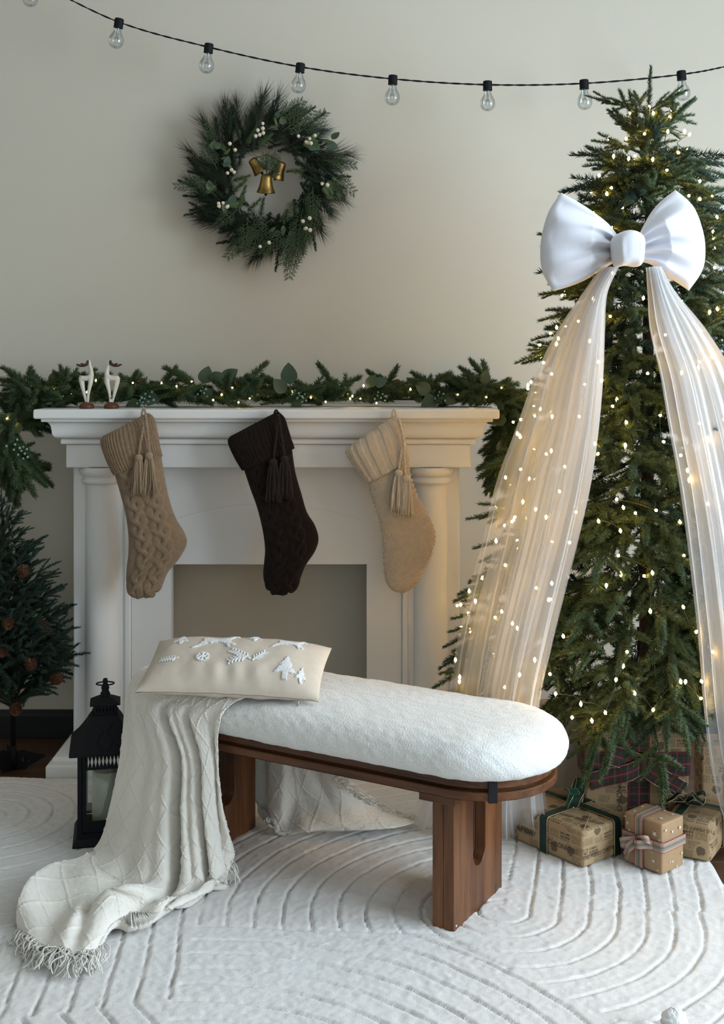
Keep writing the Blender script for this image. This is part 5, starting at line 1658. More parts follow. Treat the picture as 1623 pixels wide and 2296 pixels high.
def fir_poly(cx_, cy_, w, h):
    o = [(0, 1), (.30, .55), (.18, .55), (.62, .10), (.42, .12), (1.0, -.55), (.25, -.50), (.25, -1), (-.25, -1), (-.25, -.50), (-1.0, -.55), (-.42, .12), (-.62, .10), (-.18, .55), (-.30, .55)]
    return [(cx_ + x * w, cy_ + y * h) for x, y in o]
applique(fir_poly(fx(641), fy(1511), .029, .036), 'fir_motif', seed=1)
applique(fir_poly(fx(676), fy(1521), .015, .026), 'fir_motif', seed=2)
def deer_poly(cx_, cy_, s, flip=1):
    o = [(-1.9, -1.25), (-1.75, -1.3), (-1.0, -.75), (-.55, -.50), (.5, -.35), (.95, -.55), (1.15, -.95), (1.45, -1.0), (1.3, -.7), (1.75, -.75), (1.9, -.6), (1.5, -.35), (1.2, .05), (1.55, .65), (1.95, .75), (1.9, 1.0), (1.5, 1.15), (1.25, 1.0), (.95, .45), (.4, .3), (-.5, .35), (-.95, .42), (-1.15, .55), (-1.1, .25), (-1.05, -.15), (-1.35, -.6)]
    return [(cx_ + flip * x * s, cy_ + y * s) for x, y in o]
applique(deer_poly(fx(470), fy(1448) + .006, .029), 'deer_motif', seed=3)
applique(deer_poly(fx(632), fy(1450) + .016, .022), 'deer_motif', seed=4)
applique(fir_poly(fx(390), fy(1440) + .005, .022, .024), 'fir_motif', seed=5)
applique(fir_poly(fx(556), fy(1440) + .02, .018, .022), 'fir_motif', seed=6)

# ================================================================== throw blanket
M_throw = cloth_mat('ivory_knit_throw', (0.86, 0.81, 0.72), (0.81, 0.755, 0.66), 330, .35)
M_fringe = mat('ivory_fringe', (0.80, 0.76, 0.69), .95, (0.72, 0.68, 0.60), 200, sheen=.3)
throw = empty('throw_blanket', tuple(bp(-.34, 0, RUG_TOP)), 'ivory diamond-knit throw with fringe draped over the left end of the bench', 'blanket')
def lattice(u, v, p=.060):
    q = .62
    a = (u / p + v * q / p); c = (u / p - v * q / p)
    da = np.abs(a - np.round(a)) * p * .85; dc = np.abs(c - np.round(c)) * p * .85
    bead = .7 + .3 * np.sin(v * 900)
    return np.maximum(np.exp(-(da / .0015) ** 2), np.exp(-(dc / .0015) ** 2)) * bead
def cloth_piece(ctrl, nr, nc, folds, width_m, length_m, name, parent, floor_from=None, phase=0.0):
    S = surf(ctrl, nr, nc)
    s = np.linspace(0, 1, nc)[None, :]; t = np.linspace(0, 1, nr)[:, None]
    Nn = grid_normals(S)
    flipm = np.where(Nn[..., 1] > 0, -1, 1) if floor_from is None else np.where(np.where(t < floor_from, Nn[..., 1] > 0, Nn[..., 2] < 0), -1, 1)
    Nn = Nn * flipm[..., None]
    D = folds(s, t)
    S = S + Nn * D[..., None]
    du = np.linalg.norm(np.gradient(S, axis=1), axis=2); dv = np.linalg.norm(np.gradient(S, axis=0), axis=2)
    U = np.broadcast_to((s - .5) * width_m, (nr, nc)); V = np.cumsum(dv, axis=0); V = .5 * V + .5 * V.mean(1, keepdims=True)
    Nn = grid_normals(S); Nn = Nn * np.where(np.sum(Nn * 1.0 * flipm[..., None] * grid_normals(surf(ctrl, nr, nc)), -1) < 0, -1, 1)[..., None]
    S = S + Nn * (.0030 * lattice(U + phase, V))[..., None] + Nn * (.0007 * noise2(U * 200, V * 200, 3))[..., None]
    S[..., 2] = np.maximum(S[..., 2], RUG_TOP + .004)
    b = MB(); b.grid(S, uv=np.stack([U, V], -1))
    o = b.build(name, M_throw, parent)
    md = o.modifiers.new('thickness', 'SOLIDIFY'); md.thickness = .0028; md.offset = 0
    return S, o
def Fz(px, py, z=.0): return Pz(px, py, RUG_TOP + .012 + z)
def edge_row(u0, u1, h, z, n=7):
    out = []
    for u in np.linspace(u0, u1, n):
        e = max(0, -S_H - u); out.append(bp(u, -math.sqrt(max(1e-5, h * h - min(e, h * .98) ** 2)), z))
    return out
# rows from under the pillow, over the front edge, down to the rug and out over it
ctrl = [
    edge_row(-.50, -.085, .05, .4675), edge_row(-.515, -.11, .13, .4685), edge_row(-.525, -.15, .176, .4600), edge_row(-.527, -.178, .198, .4370), edge_row(-.522, -.188, .2085, .4030),
    [P(272, 1690, 2.945), P(310, 1690, 2.90), P(358, 1690, 2.86), P(402, 1692, 2.83), P(440, 1694, 2.805), P(470, 1690, 2.785), P(489, 1690, 2.775)],
    [P(250, 1800, 2.93), P(296, 1800, 2.885), P(350, 1802, 2.84), P(400, 1804, 2.815), P(444, 1806, 2.79), P(475, 1800, 2.775), P(497, 1795, 2.775)],
    [P(226, 1885, 2.945), P(282, 1890, 2.88), P(342, 1896, 2.82), P(402, 1900, 2.795), P(450, 1905, 2.775), P(485, 1890, 2.775), P(514, 1872, 2.79)],
    [Fz(190, 1918, .02), Fz(262, 1962, .02), P(335, 1972, 2.755), P(398, 1975, 2.745), P(456, 1968, 2.745), P(496, 1950, 2.755), P(524, 1908, 2.80)],
    [Fz(135, 1940, .02), Fz(215, 1985, .03), Fz(292, 2010, .03), Fz(385, 2010, .02), Fz(455, 1990, .015), Fz(488, 1972, .01), P(518, 1945, 2.785)],
    [Fz(80, 1985, .02), Fz(165, 2015, .03), Fz(238, 2020, .03), Fz(345, 2036, .02), Fz(425, 2016, .02), Fz(478, 1984, .005), Fz(505, 1966, .0)],
    [Fz(50, 2035, .015), Fz(135, 2060, .03), Fz(232, 2048, .03), Fz(305, 2056, .02), Fz(395, 2030, .012), Fz(470, 1990, .0), Fz(500, 1974, .0)],
    [Fz(38, 2078, .0), Fz(105, 2120, .02), Fz(205, 2135, .02), Fz(262, 2052, .0), Fz(365, 2040, .0), Fz(462, 1994, .0), Fz(498, 1978, .0)],
]
def front_folds(s, t):
    hang = np.clip((t - .26) / .14, 0, 1) * np.clip((.76 - t) / .12, 0, 1)
    lay = np.clip((t - .68) / .1, 0, 1)
    drift = .03 * np.sin(t * 5)
    d = 0
    for c, w, dep in ((.485, .034, .060), (.70, .028, .050), (.20, .055, .018), (.345, .03, .008), (.60, .02, .010), (.90, .03, .018)):
        d = d - dep * np.exp(-((s - c - drift * (.5 if c > .5 else 1)) / w) ** 2)
    d = d + .020 * np.sin(PI * np.clip((s - .02) / .96, 0, 1)) + .0025 * np.sin(2 * PI * s * 5.2 + t * 3)
    e = .016 * np.sin(2 * PI * (s * 2.9 + t * 1.4) + .6) + .009 * np.sin(2 * PI * (s * 5.1 - t * 2.1)) + .008 * noise2(s * 9 + t * 6, t * 14 - s * 3, 5)
    e = e - .024 * np.exp(-((s - .215 - .05 * t) / .030) ** 2) + .012 * np.exp(-((s - .10) / .05) ** 2) + .014 * np.exp(-((s - .34) / .05) ** 2) - .014 * np.exp(-((s - .46) / .03) ** 2)
    return d * hang + e * lay * (1 - .55 * np.clip((t - .93) / .07, 0, 1))
Sf, front = cloth_piece(ctrl, 460, 330, front_folds, .50, 1.3, 'front_drape', throw, floor_from=.68)
def fringe(points, dirs, name, parent, n_per=3, ln=.045, seed=1, droop=True):
    b = MB(); rf = random.Random(seed)
    for p, d in zip(points, dirs):
        for k in range(n_per):
            q = np.array(p) + np.array([rf.uniform(-.003, .003), rf.uniform(-.003, .003), 0])
            dd = unit(np.array(d) + np.array([rf.uniform(-.6, .6), rf.uniform(-.6, .6), rf.uniform(-.1, .3)]))
            l = ln * rf.uniform(.6, 1.25); pts = [q]; c1, c2 = rf.uniform(-.8, .8), rf.uniform(-1.4, 1.4)
            side = unit(np.cross(dd, [0, 0, 1.0]))
            for i in range(1, 7):
                f = i / 6
                w = q + dd * l * f + side * l * (.22 * c1 * math.sin(f * 3) + .16 * c2 * math.sin(f * 6.5))
                if droop: w[2] = max(RUG_TOP + .003 + .004 * rf.random(), w[2] - f * f * .03)
                pts.append(w)
            b.tube(catmull(pts, 13), .0013, 5)
    return b.build(name, M_fringe, parent)
end = Sf[-1]; nh = int(330 * .42)
pts = [end[i] for i in range(2, nh, 3)]
drs = [unit((end[i] - Sf[-12][i]) * np.array([1, 1, 0])) for i in range(2, nh, 3)]
fringe(pts, drs, 'fringe', front, 3, .050, 2)
pts = [Sf[330 + 4 * k][-1] for k in range(6)]
fringe(pts, [(.6, -.25, -.1)] * 6, 'fringe', front, 2, .022, 4)
# the other end hangs behind the bench and trails over the rug
ctrl2 = [
    [bp(-.46, .190, .440), bp(-.42, .200, .440), bp(-.36, .204, .440), bp(-.31, .204, .440), bp(-.26, .204, .440), bp(-.21, .204, .440)],
    [P(540, 1640, 3.20), P(580, 1640, 3.18), P(628, 1640, 3.12), P(655, 1640, 3.14), P(690, 1640, 3.12), P(722, 1640, 3.11)],
    [P(548, 1720, 3.22), P(586, 1720, 3.20), P(634, 1720, 3.12), P(660, 1715, 3.15), P(705, 1712, 3.13), P(742, 1715, 3.115)],
    [P(566, 1790, 3.23), P(596, 1800, 3.19), P(630, 1805, 3.11), P(668, 1795, 3.15), P(728, 1780, 3.13), P(778, 1768, 3.14)],
    [Fz(596, 1838, .02), Fz(612, 1852, .01), Fz(628, 1864, .0), Fz(690, 1858, .012), Fz(782, 1838, .03), Fz(838, 1812, .03)],
    [Fz(606, 1846, .0), Fz(618, 1860, .0), Fz(632, 1866, .0), Fz(718, 1864, .0), Fz(868, 1858, .012), Fz(936, 1842, .01)],
]
def rear_folds(s, t):
    return .010 * np.sin(2 * PI * s * 3.1 + t * 3) * np.sin(PI * np.clip(t, 0, 1)) + .006 * np.sin(2 * PI * s * 7 + 1) * np.clip(1 - t, 0, 1)
Sr, rear = cloth_piece(ctrl2, 240, 240, rear_folds, .42, .6, 'rear_drape', throw, floor_from=.78, phase=.02)
idx = list(range(60, 236, 4))
fringe([Sr[i][-1] for i in idx], [unit((Sr[i][-1] - Sr[i][-14]) + np.array([.2, .1, .1])) for i in idx], 'fringe', rear, 3, .042, 7)
# ================================================================== gifts
def newsprint(name, paper=(0.44, 0.305, 0.165), ink=(0.045, 0.030, 0.018)):
    m, nt, N, L, B = new_mat(name)
    B.inputs['Roughness'].default_value = .6; B.inputs['Specular IOR Level'].default_value = .3
    uv = N.new('ShaderNodeUVMap')
    def math_(op, a, bb=None, c=None):
        n = N.new('ShaderNodeMath'); n.operation = op
        for i, q in enumerate((a, bb, c)):
            if q is None: continue
            if isinstance(q, (int, float)): n.inputs[i].default_value = q
            else: L.new(q, n.inputs[i])
        return n.outputs[0]
    sx = N.new('ShaderNodeSeparateXYZ'); L.new(uv.outputs[0], sx.inputs[0])
    br = N.new('ShaderNodeTexBrick'); br.inputs['Scale'].default_value = 1.0
    br.inputs['Brick Width'].default_value = .034; br.inputs['Row Height'].default_value = .024; br.inputs['Mortar Size'].default_value = .0022
    br.inputs['Color1'].default_value = (0, 0, 0, 1); br.inputs['Color2'].default_value = (1, 1, 1, 1); br.inputs['Mortar'].default_value = (0, 0, 0, 1)
    br.inputs['Mortar Smooth'].default_value = 0
    L.new(uv.outputs[0], br.inputs['Vector'])
    cell = N.new('ShaderNodeRGBToBW'); L.new(br.outputs['Color'], cell.inputs[0])
    inside = math_('LESS_THAN', br.outputs['Fac'], .5)
    lines = math_('GREATER_THAN', math_('SINE', math_('MULTIPLY', sx.outputs[1], 2 * PI / .0026)), .05)
    mp = N.new('ShaderNodeMapping'); mp.inputs['Scale'].default_value = (520, 110, 1); L.new(uv.outputs[0], mp.inputs[0])
    nz = N.new('ShaderNodeTexNoise'); nz.inputs['Scale'].default_value = 1; nz.inputs['Detail'].default_value = 2; L.new(mp.outputs[0], nz.inputs[0])
    words = math_('GREATER_THAN', nz.outputs['Fac'], .44)
    text = math_('MULTIPLY', math_('MULTIPLY', lines, words), math_('MULTIPLY', inside, math_('GREATER_THAN', cell.outputs[0], .15)))
    # bold headline strips in some cells
    l2 = math_('GREATER_THAN', math_('SINE', math_('MULTIPLY', sx.outputs[1], 2 * PI / .008)), .35)
    mp2 = N.new('ShaderNodeMapping'); mp2.inputs['Scale'].default_value = (260, 60, 1); L.new(uv.outputs[0], mp2.inputs[0])
    n2 = N.new('ShaderNodeTexNoise'); n2.inputs['Scale'].default_value = 1; n2.inputs['Detail'].default_value = 3; L.new(mp2.outputs[0], n2.inputs[0])
    head = math_('MULTIPLY', math_('MULTIPLY', l2, math_('GREATER_THAN', n2.outputs['Fac'], .47)), math_('MULTIPLY', inside, math_('GREATER_THAN', cell.outputs[0], .70)))
    # engraved pictures: dark furry blobs
    vo = N.new('ShaderNodeTexVoronoi'); vo.inputs['Scale'].default_value = 21; vo.inputs['Randomness'].default_value = .8; vo.voronoi_dimensions = '2D'
    L.new(uv.outputs[0], vo.inputs['Vector'])
    n3 = N.new('ShaderNodeTexNoise'); n3.inputs['Scale'].default_value = 260; n3.inputs['Detail'].default_value = 4; L.new(uv.outputs[0], n3.inputs[0])
    dist = math_('ADD', vo.outputs['Distance'], math_('MULTIPLY', math_('SUBTRACT', n3.outputs['Fac'], .5), .35))
    vb = N.new('ShaderNodeRGBToBW'); L.new(vo.outputs['Color'], vb.inputs[0])
    blob = math_('MULTIPLY', math_('LESS_THAN', dist, .24), math_('GREATER_THAN', vb.outputs[0], .48))
    pale = math_('MULTIPLY', math_('LESS_THAN', vo.outputs['Distance'], .36), math_('GREATER_THAN', vb.outputs[0], .48))
    inkf = math_('MAXIMUM', math_('MULTIPLY', math_('MAXIMUM', math_('MULTIPLY', text, .72), math_('MULTIPLY', head, .9)), math_('SUBTRACT', 1.0, pale)), math_('MULTIPLY', blob, .75))
    n4 = N.new('ShaderNodeTexNoise'); n4.inputs['Scale'].default_value = 12; L.new(uv.outputs[0], n4.inputs[0])
    pm = N.new('ShaderNodeMix'); pm.data_type = 'RGBA'; pm.inputs['A'].default_value = rgba(paper); pm.inputs['B'].default_value = rgba(tuple(c * .82 for c in paper)); L.new(n4.outputs['Fac'], pm.inputs['Factor'])
    mx = N.new('ShaderNodeMix'); mx.data_type = 'RGBA'; mx.inputs['B'].default_value = rgba(ink)
    L.new(pm.outputs['Result'], mx.inputs['A']); L.new(inkf, mx.inputs['Factor']); L.new(mx.outputs['Result'], B.inputs['Base Color'])
    return m
M_news = newsprint('newspaper_wrap')
M_ink = mat('print_ink', (0.055, 0.038, 0.024), .6)
M_kraft = mat('kraft_paper', (0.40, 0.255, 0.135), .5, (0.36, 0.225, 0.118), 30, bump=.1, bump_scale=60)
M_star = mat('white_print', (0.72, 0.70, 0.68), .6)
M_green = mat('green_velvet_ribbon', (0.004, 0.020, 0.014), .5, (0.006, 0.030, 0.020), 40)
M_greensatin = mat('green_satin', (0.010, 0.10, 0.065), .3, (0.008, 0.07, 0.045), 40)
M_gold = mat('gold_edging', (0.55, 0.47, 0.28), .35, metallic=.8)
M_creamwrap = cloth_mat('cream_wrap', (0.62, 0.56, 0.47), (0.56, 0.50, 0.41), 300, .4)
def ramp_mat(name, stops, rough=.7, plaid=False):
    m, nt, N, L, B = new_mat(name); B.inputs['Roughness'].default_value = rough
    uv = N.new('ShaderNodeUVMap'); sx = N.new('ShaderNodeSeparateXYZ'); L.new(uv.outputs[0], sx.inputs[0])
    def ramp(sock):
        cr = N.new('ShaderNodeValToRGB'); cr.color_ramp.interpolation = 'CONSTANT'
        els = cr.color_ramp.elements
        while len(els) < len(stops): els.new(.5)
        for e, (p, c) in zip(els, stops): e.position = p; e.color = rgba(c)
        L.new(sock, cr.inputs[0]); return cr.outputs['Color']
    a = ramp(sx.outputs[0])
    if plaid:
        fr = N.new('ShaderNodeMath'); fr.operation = 'FRACT'; ml = N.new('ShaderNodeMath'); ml.operation = 'MULTIPLY'; ml.inputs[1].default_value = 1 / .034
        L.new(sx.outputs[1], ml.inputs[0]); L.new(ml.outputs[0], fr.inputs[0])
        c = ramp(fr.outputs[0]); mx = N.new('ShaderNodeMix'); mx.data_type = 'RGBA'; mx.inputs['Factor'].default_value = .5
        L.new(a, mx.inputs['A']); L.new(c, mx.inputs['B']); a = mx.outputs['Result']
    L.new(a, B.inputs['Base Color'])
    return m
_r, _g, _d, _w = (.16, .012, .02), (.008, .045, .028), (.012, .012, .014), (.35, .30, .24)
M_plaid = ramp_mat('red_green_plaid', [(0, _r), (.10, _d), (.18, _g), (.36, _r), (.48, _w), (.51, _r), (.62, _g), (.82, _d), (.9, _r)], plaid=True)
_p, _k, _c = (.30, .10, .10), (.05, .055, .05), (.48, .36, .27)
M_stripe = ramp_mat('striped_ribbon', [(0, _p), (.07, _c), (.16, (.22, .10, .09)), (.20, _c), (.27, _k), (.33, _c), (.40, (.03, .10, .06)), (.50, _c), (.55, _k), (.62, _c), (.68, (.30, .06, .07)), (.72, _c), (.80, (.22, .10, .09)), (.85, _c), (.93, _p)])

def rbox(dims, bev=.008, puff=.004, cuts=6, seed=0):
    """soft-edged paper-wrapped block centred on x, y with its base at z = 0"""
    bm = bmesh.new(); bmesh.ops.create_cube(bm, size=1)
    w, d, h = dims
    for v in bm.verts: v.co = Vector((v.co.x * w, v.co.y * d, (v.co.z + .5) * h))
    bmesh.ops.bevel(bm, geom=list(bm.edges), offset=bev, segments=3, profile=.6, affect='EDGES')
    bmesh.ops.subdivide_edges(bm, edges=[e for e in bm.edges if e.calc_length() > .03], cuts=cuts, use_grid_fill=True)
    for v in bm.verts:
        x, y, z = v.co.x / (w / 2), v.co.y / (d / 2), v.co.z / (h / 2) - 1
        n_ = noise2(np.array(v.co.x * 25 + v.co.z * 13), np.array(v.co.y * 25 + v.co.z * 9), seed)
        k = puff * (1 - x*x * .8) * (1 - z*z * .8); kx = puff * (1 - y*y * .8) * (1 - z*z * .8)
        v.co.y += math.copysign(k * (abs(y) > .8), y) + .0012 * float(n_)
        v.co.x += math.copysign(kx * (abs(x) > .8), x) + .0012 * float(n_)
        if z > .5: v.co.z += puff * .6 * (1 - x*x) * (1 - y*y) + .001 * float(n_)
    bmesh.ops.recalc_face_normals(bm, faces=bm.faces)
    for f in bm.faces: f.smooth = True
    me = bpy.data.meshes.new('wrapped_box'); bm.to_mesh(me); bm.free()
    box_uv_new(me)
    return me
def box_uv_new(me):
    if not me.uv_layers: me.uv_layers.new(name='UVMap')
    box_uv(me)
def strip(mb, pts, wdir, w, mat=0, thick=.0012, u0=0.0):
    """flat ribbon along pts; wdir: width direction (array or per point); UV x across 0..1, y metres along"""
    pts = np.asarray(pts, float); n = len(pts)
    wd = np.asarray(wdir, float)
    if wd.ndim == 1: wd = np.repeat(wd[None], n, 0)
    wd = wd / np.linalg.norm(wd, axis=1)[:, None]
    tan = np.gradient(pts, axis=0); nr = np.cross(tan, wd); nr /= np.maximum(1e-9, np.linalg.norm(nr, axis=1))[:, None]
    ln = np.concatenate([[0], np.cumsum(np.linalg.norm(np.diff(pts, axis=0), axis=1))])
    for s in (1, -1):
        G = np.stack([pts - wd * w / 2 + nr * thick * .5 * s, pts + nr * thick * .5 * s, pts + wd * w / 2 + nr * thick * .5 * s], 1)
        uv = np.stack([np.stack([np.full(n, q), ln + u0], -1) for q in (0, .5, 1)], 1)
        mb.grid(G, mat, uv=uv, flip=s < 0)
    return pts, wd, nr
def band(dims, axis, pos, w, t=.0016):
    """closed loop of ribbon round a box: axis 'x' runs in the x-z plane at y = pos, 'y' in the y-z plane, 'h' level round the sides at z = pos"""
    W, D, H = dims; r = .010; o = t + .0045
    if axis == 'h': a, c = W / 2 + o, D / 2 + o
    else: a, c = (W if axis == 'x' else D) / 2 + o, H / 2 + o * .6
    pts = []
    for k, (sx_, sz_) in enumerate(((1, -1), (1, 1), (-1, 1), (-1, -1))):
        for i in range(6):
            an = -PI / 2 + k * PI / 2 + i / 5 * PI / 2
            pts.append((sx_ * (a - r) + r * math.cos(an), sz_ * (c - r) + r * math.sin(an)))
    full = []
    for i in range(len(pts)):
        p, q = np.array(pts[i]), np.array(pts[(i + 1) % len(pts)])
        n = max(1, int(np.linalg.norm(q - p) / .02))
        for k in range(n): full.append(p + (q - p) * k / n)
    full.append(full[0])
    full = np.array(full)
    if axis == 'x': P3 = np.column_stack([full[:, 0], np.full(len(full), pos), full[:, 1] + H / 2]); wd = (0, 1, 0)
    elif axis == 'y': P3 = np.column_stack([np.full(len(full), pos), full[:, 0], full[:, 1] + H / 2]); wd = (1, 0, 0)
    else: P3 = np.column_stack([full[:, 0], full[:, 1], np.full(len(full), pos)]); wd = (0, 0, 1)
    if axis != 'h': P3[:, 2] = np.maximum(P3[:, 2], .0008)
    return P3, np.array(wd, float)
def add_band(root, dims, axis, pos, w, material, edge=None):
    P3, wd = band(dims, axis, pos, w)
    b = MB(); strip(b, P3, wd, w); o = b.build('ribbon', material, None); o.parent = root
    if edge:
        for s in (-1, 1):
            b = MB(); b.tube(P3 + wd * s * w / 2 * .97, .0011, 5); e = b.build('gold_edge', edge, None); e.parent = o
    return o
def add_bow(root, c, xd, zd, material, w, ll, edge=None, tails=2, inner=None, tail_len=.07, lift=.55, fat=.42):
    """two loops, tails and knot at c (in root's coordinates); xd: loop direction, zd: away from the surface"""
    c = np.array(c, float); xd = unit(xd); zd = unit(zd - xd * np.dot(zd, xd)); yd = np.cross(zd, xd)
    for s in (-1, 1):
        pts = []; wds = []
        for i in range(25):
            t = i / 24; a = PI * t * 2
            x = ll * math.sin(PI * t) ** .8; q = math.sin(a) * ll * fat
            pts.append(c + xd * s * x * .92 + zd * (.004 + x * lift * .6 + q * .55) + yd * q * .25)
            wds.append(yd + zd * .25 * s)
        b = MB(); strip(b, pts, np.array(wds), w); o = b.build('bow_loop', material, None); o.parent = root
        if edge:
            for e in (-1, 1):
                b = MB(); b.tube(np.array(pts) + np.array([unit(q) for q in wds]) * e * w / 2 * .97, .0011, 5); g = b.build('gold_edge', edge, None); g.parent = o
    for k in range(tails):
        s = -1 if k % 2 else 1
        pts = []
        for i in range(14):
            t = i / 13
            pts.append(c + xd * s * tail_len * t * .9 - yd * tail_len * (.25 + .35 * k) * t + zd * (.006 + .020 * math.sin(PI * t) + .006 * math.sin(t * 7)))
        b = MB(); strip(b, pts, yd + xd * .3 * s, w * .95); o = b.build('bow_tail', inner or material, None); o.parent = root
        if edge:
            for e in (-1, 1):
                b = MB(); b.tube(np.array(pts) + unit(yd + xd * .3 * s) * e * w / 2 * .92, .0011, 5); g = b.build('gold_edge', edge, None); g.parent = o
    b = MB(); G = np.zeros((9, 14, 3))
    for i in range(9):
        for k in range(14):
            a = 2 * PI * k / 14; t = -1 + 2 * i / 8
            r = .0075 * (1 + .25 * math.cos(t * 3))
            G[i, k] = c + yd * t * w * .42 + xd * r * math.cos(a) + zd * (.009 + r * .9 * math.sin(a))
    b.grid(G, closed_u=True); o = b.build('bow_knot', material, None); o.parent = root
def letters(root, txt, size, M, name='lettering', material=None):
    cu = bpy.data.curves.new('txt', 'FONT'); cu.body = txt; cu.size = size; cu.align_x = 'CENTER'; cu.align_y = 'CENTER'; cu.extrude = .0001; cu.space_character = .95
    tmp = bpy.data.objects.new('txt', cu); COL.objects.link(tmp)
    dg = bpy.context.evaluated_depsgraph_get(); me = bpy.data.meshes.new_from_object(tmp.evaluated_get(dg))
    bpy.data.objects.remove(tmp)
    me.materials.clear(); me.materials.append(material or M_ink)
    o = link_mesh(name, me, root, M); return o
def face_m(x, y, z, nrm, up=(0, 0, 1)):
    """text frame: +Z of the text along nrm, +Y along up"""
    n_ = unit(nrm); u_ = np.array(up, float); u_ = unit(u_ - n_ * np.dot(u_, n_)); x_ = np.cross(u_, n_)
    Mx = Matrix.Identity(4)
    for r_ in range(3): Mx[r_][0], Mx[r_][1], Mx[r_][2], Mx[r_][3] = float(x_[r_]), float(u_[r_]), float(n_[r_]), float((x, y, z)[r_])
    return Mx
def gift(name, label, corner, along_left, dims, material, seed):
    """corner: near bottom corner (x, y); along_left: unit dir of the left-going face; dims: (left face length, right face length, height)"""
    l = unit(np.array([along_left[0], along_left[1], 0])); r = np.array([-l[1], l[0], 0])
    if r[1] < 0 and l[0] < 0: r = -r
    r = np.array([l[1], -l[0], 0])
    c = np.array([corner[0], corner[1], 0]) + l * dims[0] / 2 + r * dims[1] / 2
    t = empty(name, (c[0], c[1], RUG_TOP + .003), label, 'gift', 'wrapped gifts under the tree')
    t.rotation_euler = (0, 0, math.atan2(-l[1], -l[0]))      # local +x runs from the left end to the near corner
    ORG[t] = np.zeros(3)
    me = rbox(dims, bev=.005 if material is M_kraft else .008, puff=.0025 if material is M_kraft else .004, seed=seed); me.materials.append(material)
    link_mesh('wrapping', me, t)
    return t
# local axes: +x towards the near corner along the left face, +y away (right face direction), left face is y = -d/2, right face is x = +w/2
D1 = (.248, .172, .088)
g1 = gift('gift_box', 'newspaper-wrapped gift with a dark green gold-edged ribbon nearest the bench', (.5336, 2.880), (-.157, .192), D1, M_news, 1)
add_band(g1, D1, 'y', .000, .026, M_green, M_gold); add_band(g1, D1, 'x', .036, .026, M_green, M_gold)
add_bow(g1, (.0, .036, .094), (.6, -.8, 0), (0, 0, 1), M_green, .026, .075, M_gold, 2, M_greensatin, .07)
letters(g1, 'CHRONICLES', .0165, face_m(.062, -D1[1] / 2 - .0058, .034, (0, -1, 0)))
letters(g1, '*THE MERRY CHRONICLES', .0135, face_m(D1[0] / 2 + .0058, -.022, .026, (1, 0, 0)))
letters(g1, 'THE MERRY', .0165, face_m(-.066, -D1[1] / 2 - .0058, .036, (0, -1, 0)))
letters(g1, 'THE MERRY CHRONICLES', .013, face_m(.06, -.036, D1[2] + .0035, (0, 0, 1), (-.3, 1, 0)))
b = MB(); b.tube([(.118, -.078, .090), (.085, -.02, .0945), (.05, .02, .0945)], .0012, 5); o = b.build('paper_fold', M_news, None); o.parent = g1
D2 = (.110, .088, .120)
g2 = gift('gift_box', 'kraft paper gift with white stars and striped ribbon bow in front of the tree', (.7145, 2.843), (-.0755, .085), D2, M_kraft, 2)
add_band(g2, D2, 'h', .066, .024, M_stripe); add_band(g2, D2, 'y', -.008, .024, M_stripe)
add_bow(g2, (-.008, -D2[1] / 2 - .0075, .066), (.85, 0, .35), (0, -1, 0), M_stripe, .022, .046, None, 2, None, .05, .35)
def star_mesh():
    mb = MB(); V = [(0, 0, .0002)]
    for k in range(10):
        r_ = 1.0 if k % 2 == 0 else .42; a = PI / 2 + k * PI / 5; V.append((r_ * math.cos(a), r_ * math.sin(a), 0))
    mb.add(V, [(0, 1 + k, 1 + (k + 1) % 10) for k in range(10)]); return mb.mesh('star', [M_star], smooth=False)
STAR = star_mesh()
rs5 = random.Random(12)
for (face, a, z_, s) in (('l', .036, .094, .0075), ('l', -.042, .098, .004), ('l', -.036, .082, .0035), ('l', .050, .083, .0035), ('l', -.046, .030, .004), ('l', .033, .028, .0055), ('l', -.024, .045, .003), ('l', .045, .010, .003), ('l', -.048, .112, .003), ('l', .030, .0475, .002),
        ('r', -.010, .096, .0045), ('r', .022, .098, .0055), ('r', .030, .034, .004), ('r', -.018, .026, .003), ('r', -.008, .024, .0035), ('r', .010, .008, .003), ('r', -.036, .106, .004), ('r', .036, .012, .003),
        ('t', .035, -.02, .006), ('t', -.040, .01, .005), ('t', .012, .028, .004), ('t', .040, .022, .0045), ('t', -.035, -.028, .0045), ('t', .02, -.035, .003)):
    rot = Matrix.Rotation(rs5.uniform(0, 1.2), 4, 'Z') @ Matrix.Scale(s, 4)
    if face == 'l': Mx = face_m(a, -D2[1] / 2 - .0052, z_, (0, -1, 0))
    elif face == 'r': Mx = face_m(D2[0] / 2 + .0052, a, z_, (1, 0, 0))
    else: Mx = face_m(a, z_, D2[2] + .0035, (0, 0, 1), (0, 1, 0))
    link_mesh('star', STAR, g2, Mx @ rot)
D3 = (.110, .19, .092)
g3 = gift('gift_box', 'newspaper-wrapped gift with a green gold-edged ribbon at the rug corner', (.848, 2.913), (-.86, .51), D3, M_news, 3)
add_band(g3, D3, 'y', -.030, .024, M_green, M_gold); add_band(g3, D3, 'x', .02, .024, M_green, M_gold)
add_bow(g3, (-.03, .0, .098), (1, .2, 0), (0, 0, 1), M_green, .020, .052, M_gold, 2, M_green, .05)
letters(g3, 'THE MERRY CHRONICLES', .0125, face_m(.0, -D3[1] / 2 - .006, .078, (0, -1, 0), (0, 0, -1)))
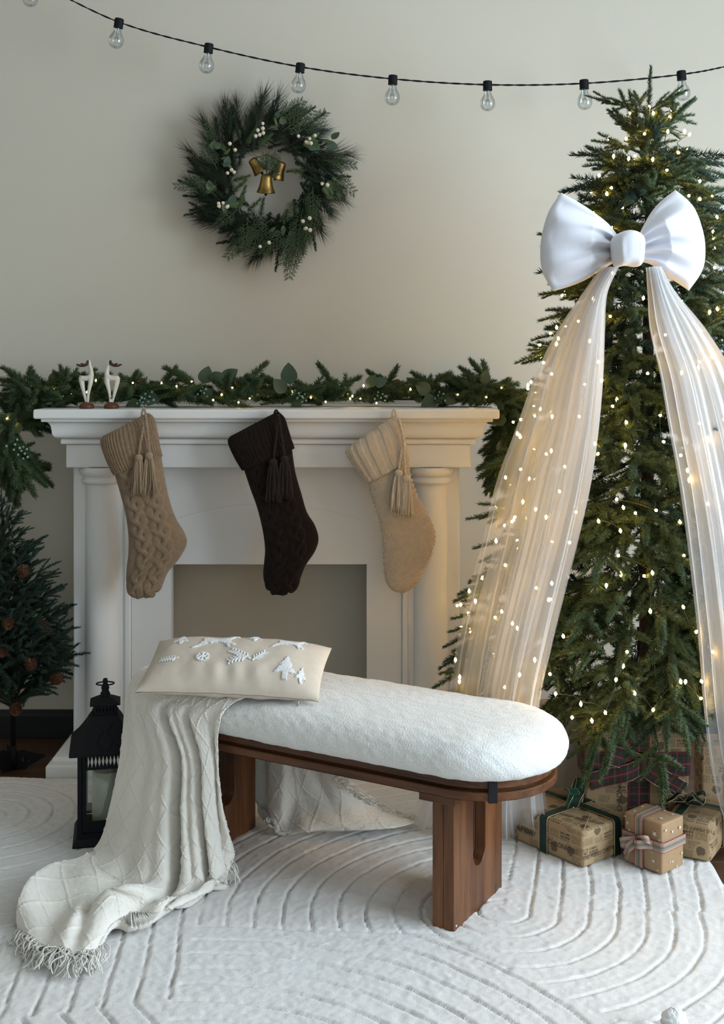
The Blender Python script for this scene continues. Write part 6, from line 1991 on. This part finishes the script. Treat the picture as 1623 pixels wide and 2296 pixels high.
# big upright gift with plaid ribbon
D4 = (.268, .078, .298)
g4 = gift('gift_box', 'tall upright newspaper-wrapped gift tied with a red and green plaid bow', (.849, 3.112), (-1, .0), D4, M_news, 4)
add_band(g4, D4, 'h', .175, .062, M_plaid); add_band(g4, D4, 'y', .005, .056, M_plaid)
add_bow(g4, (.012, -D4[1] / 2 - .008, .175), (1, 0, -.30), (0, -1, 0), M_plaid, .050, .105, M_gold, 2, None, .13, .12, .20)
letters(g4, '*THE MERRY', .022, face_m(-.045, -D4[1] / 2 - .006, .245, (0, -1, 0), (-1, 0, 0)))
letters(g4, 'MERRY CHRONICLES', .018, face_m(-.045, -D4[1] / 2 - .006, .075, (0, -1, 0), (-1, 0, 0)))
D5 = (.15, .09, .20)
g5 = gift('gift_box', 'shaded newspaper-wrapped gift behind the right streamer', (1.055, 3.18), (-1, .05), D5, M_news, 5)
add_band(g5, D5, 'y', 0, .03, M_green)
D6 = (.19, .10, .255)
g6 = gift('gift_box', 'plain cream cloth-wrapped parcel standing behind the other gifts', (.70, 3.33), (-1, -.06), D6, M_creamwrap, 6)
b = MB()
for s in (-.045, .05): b.tube([(s, -.0545, .02), (s + .01, -.0545, .13), (s - .006, -.0545, .24)], .0012, 5)
o = b.build('wrap_fold', M_creamwrap, None); o.parent = g6

# ================================================================== white plush ball and throw edge in the near corner
pl = empty('plush_throw', Pz(1512, 2288, RUG_TOP + .01), 'white fluffy throw edge with a round pompom at the near rug corner', 'throw')
M_plush = mat('white_plush', (0.82, 0.81, 0.79), .95, (0.76, 0.75, 0.72), 120, bump=1.0, bump_scale=400, sheen=.4)
c = Pz(1512, 2296, RUG_TOP + .018)
G = np.zeros((26, 34, 3))
for i in range(26):
    for k in range(34):
        ph = -PI / 2 + PI * i / 25; a = 2 * PI * k / 34
        r_ = .0235 * (1 + .10 * float(noise2(np.array(i * .7), np.array((k % 33) * .7), 2)))
        G[i, k] = c + np.array([r_ * math.cos(ph) * math.cos(a), r_ * math.cos(ph) * math.sin(a), .006 + r_ * .9 * math.sin(ph)])
b = MB(); b.grid(G, closed_u=True); b.build('pompom', M_plush, pl)
nr, nc = 30, 160
s = np.linspace(0, 1, nc)[None, :]; t = np.linspace(0, 1, nr)[:, None]
X = .16 + .60 * s + 0 * t; Yb = 2.190 - .012 * np.sin(s * 9) - .006 * np.sin(s * 31) - .28 * t
Z = RUG_TOP + .004 + .020 * np.clip(t * 9, 0, 1) ** .5 + .004 * noise2(X * 40, Yb * 40, 3) + .006 * noise2(X * 9, Yb * 9, 8)
b = MB(); b.grid(np.stack([X, Yb, Z], -1), flip=True); o = b.build('fluffy_cloth', M_plush, pl)
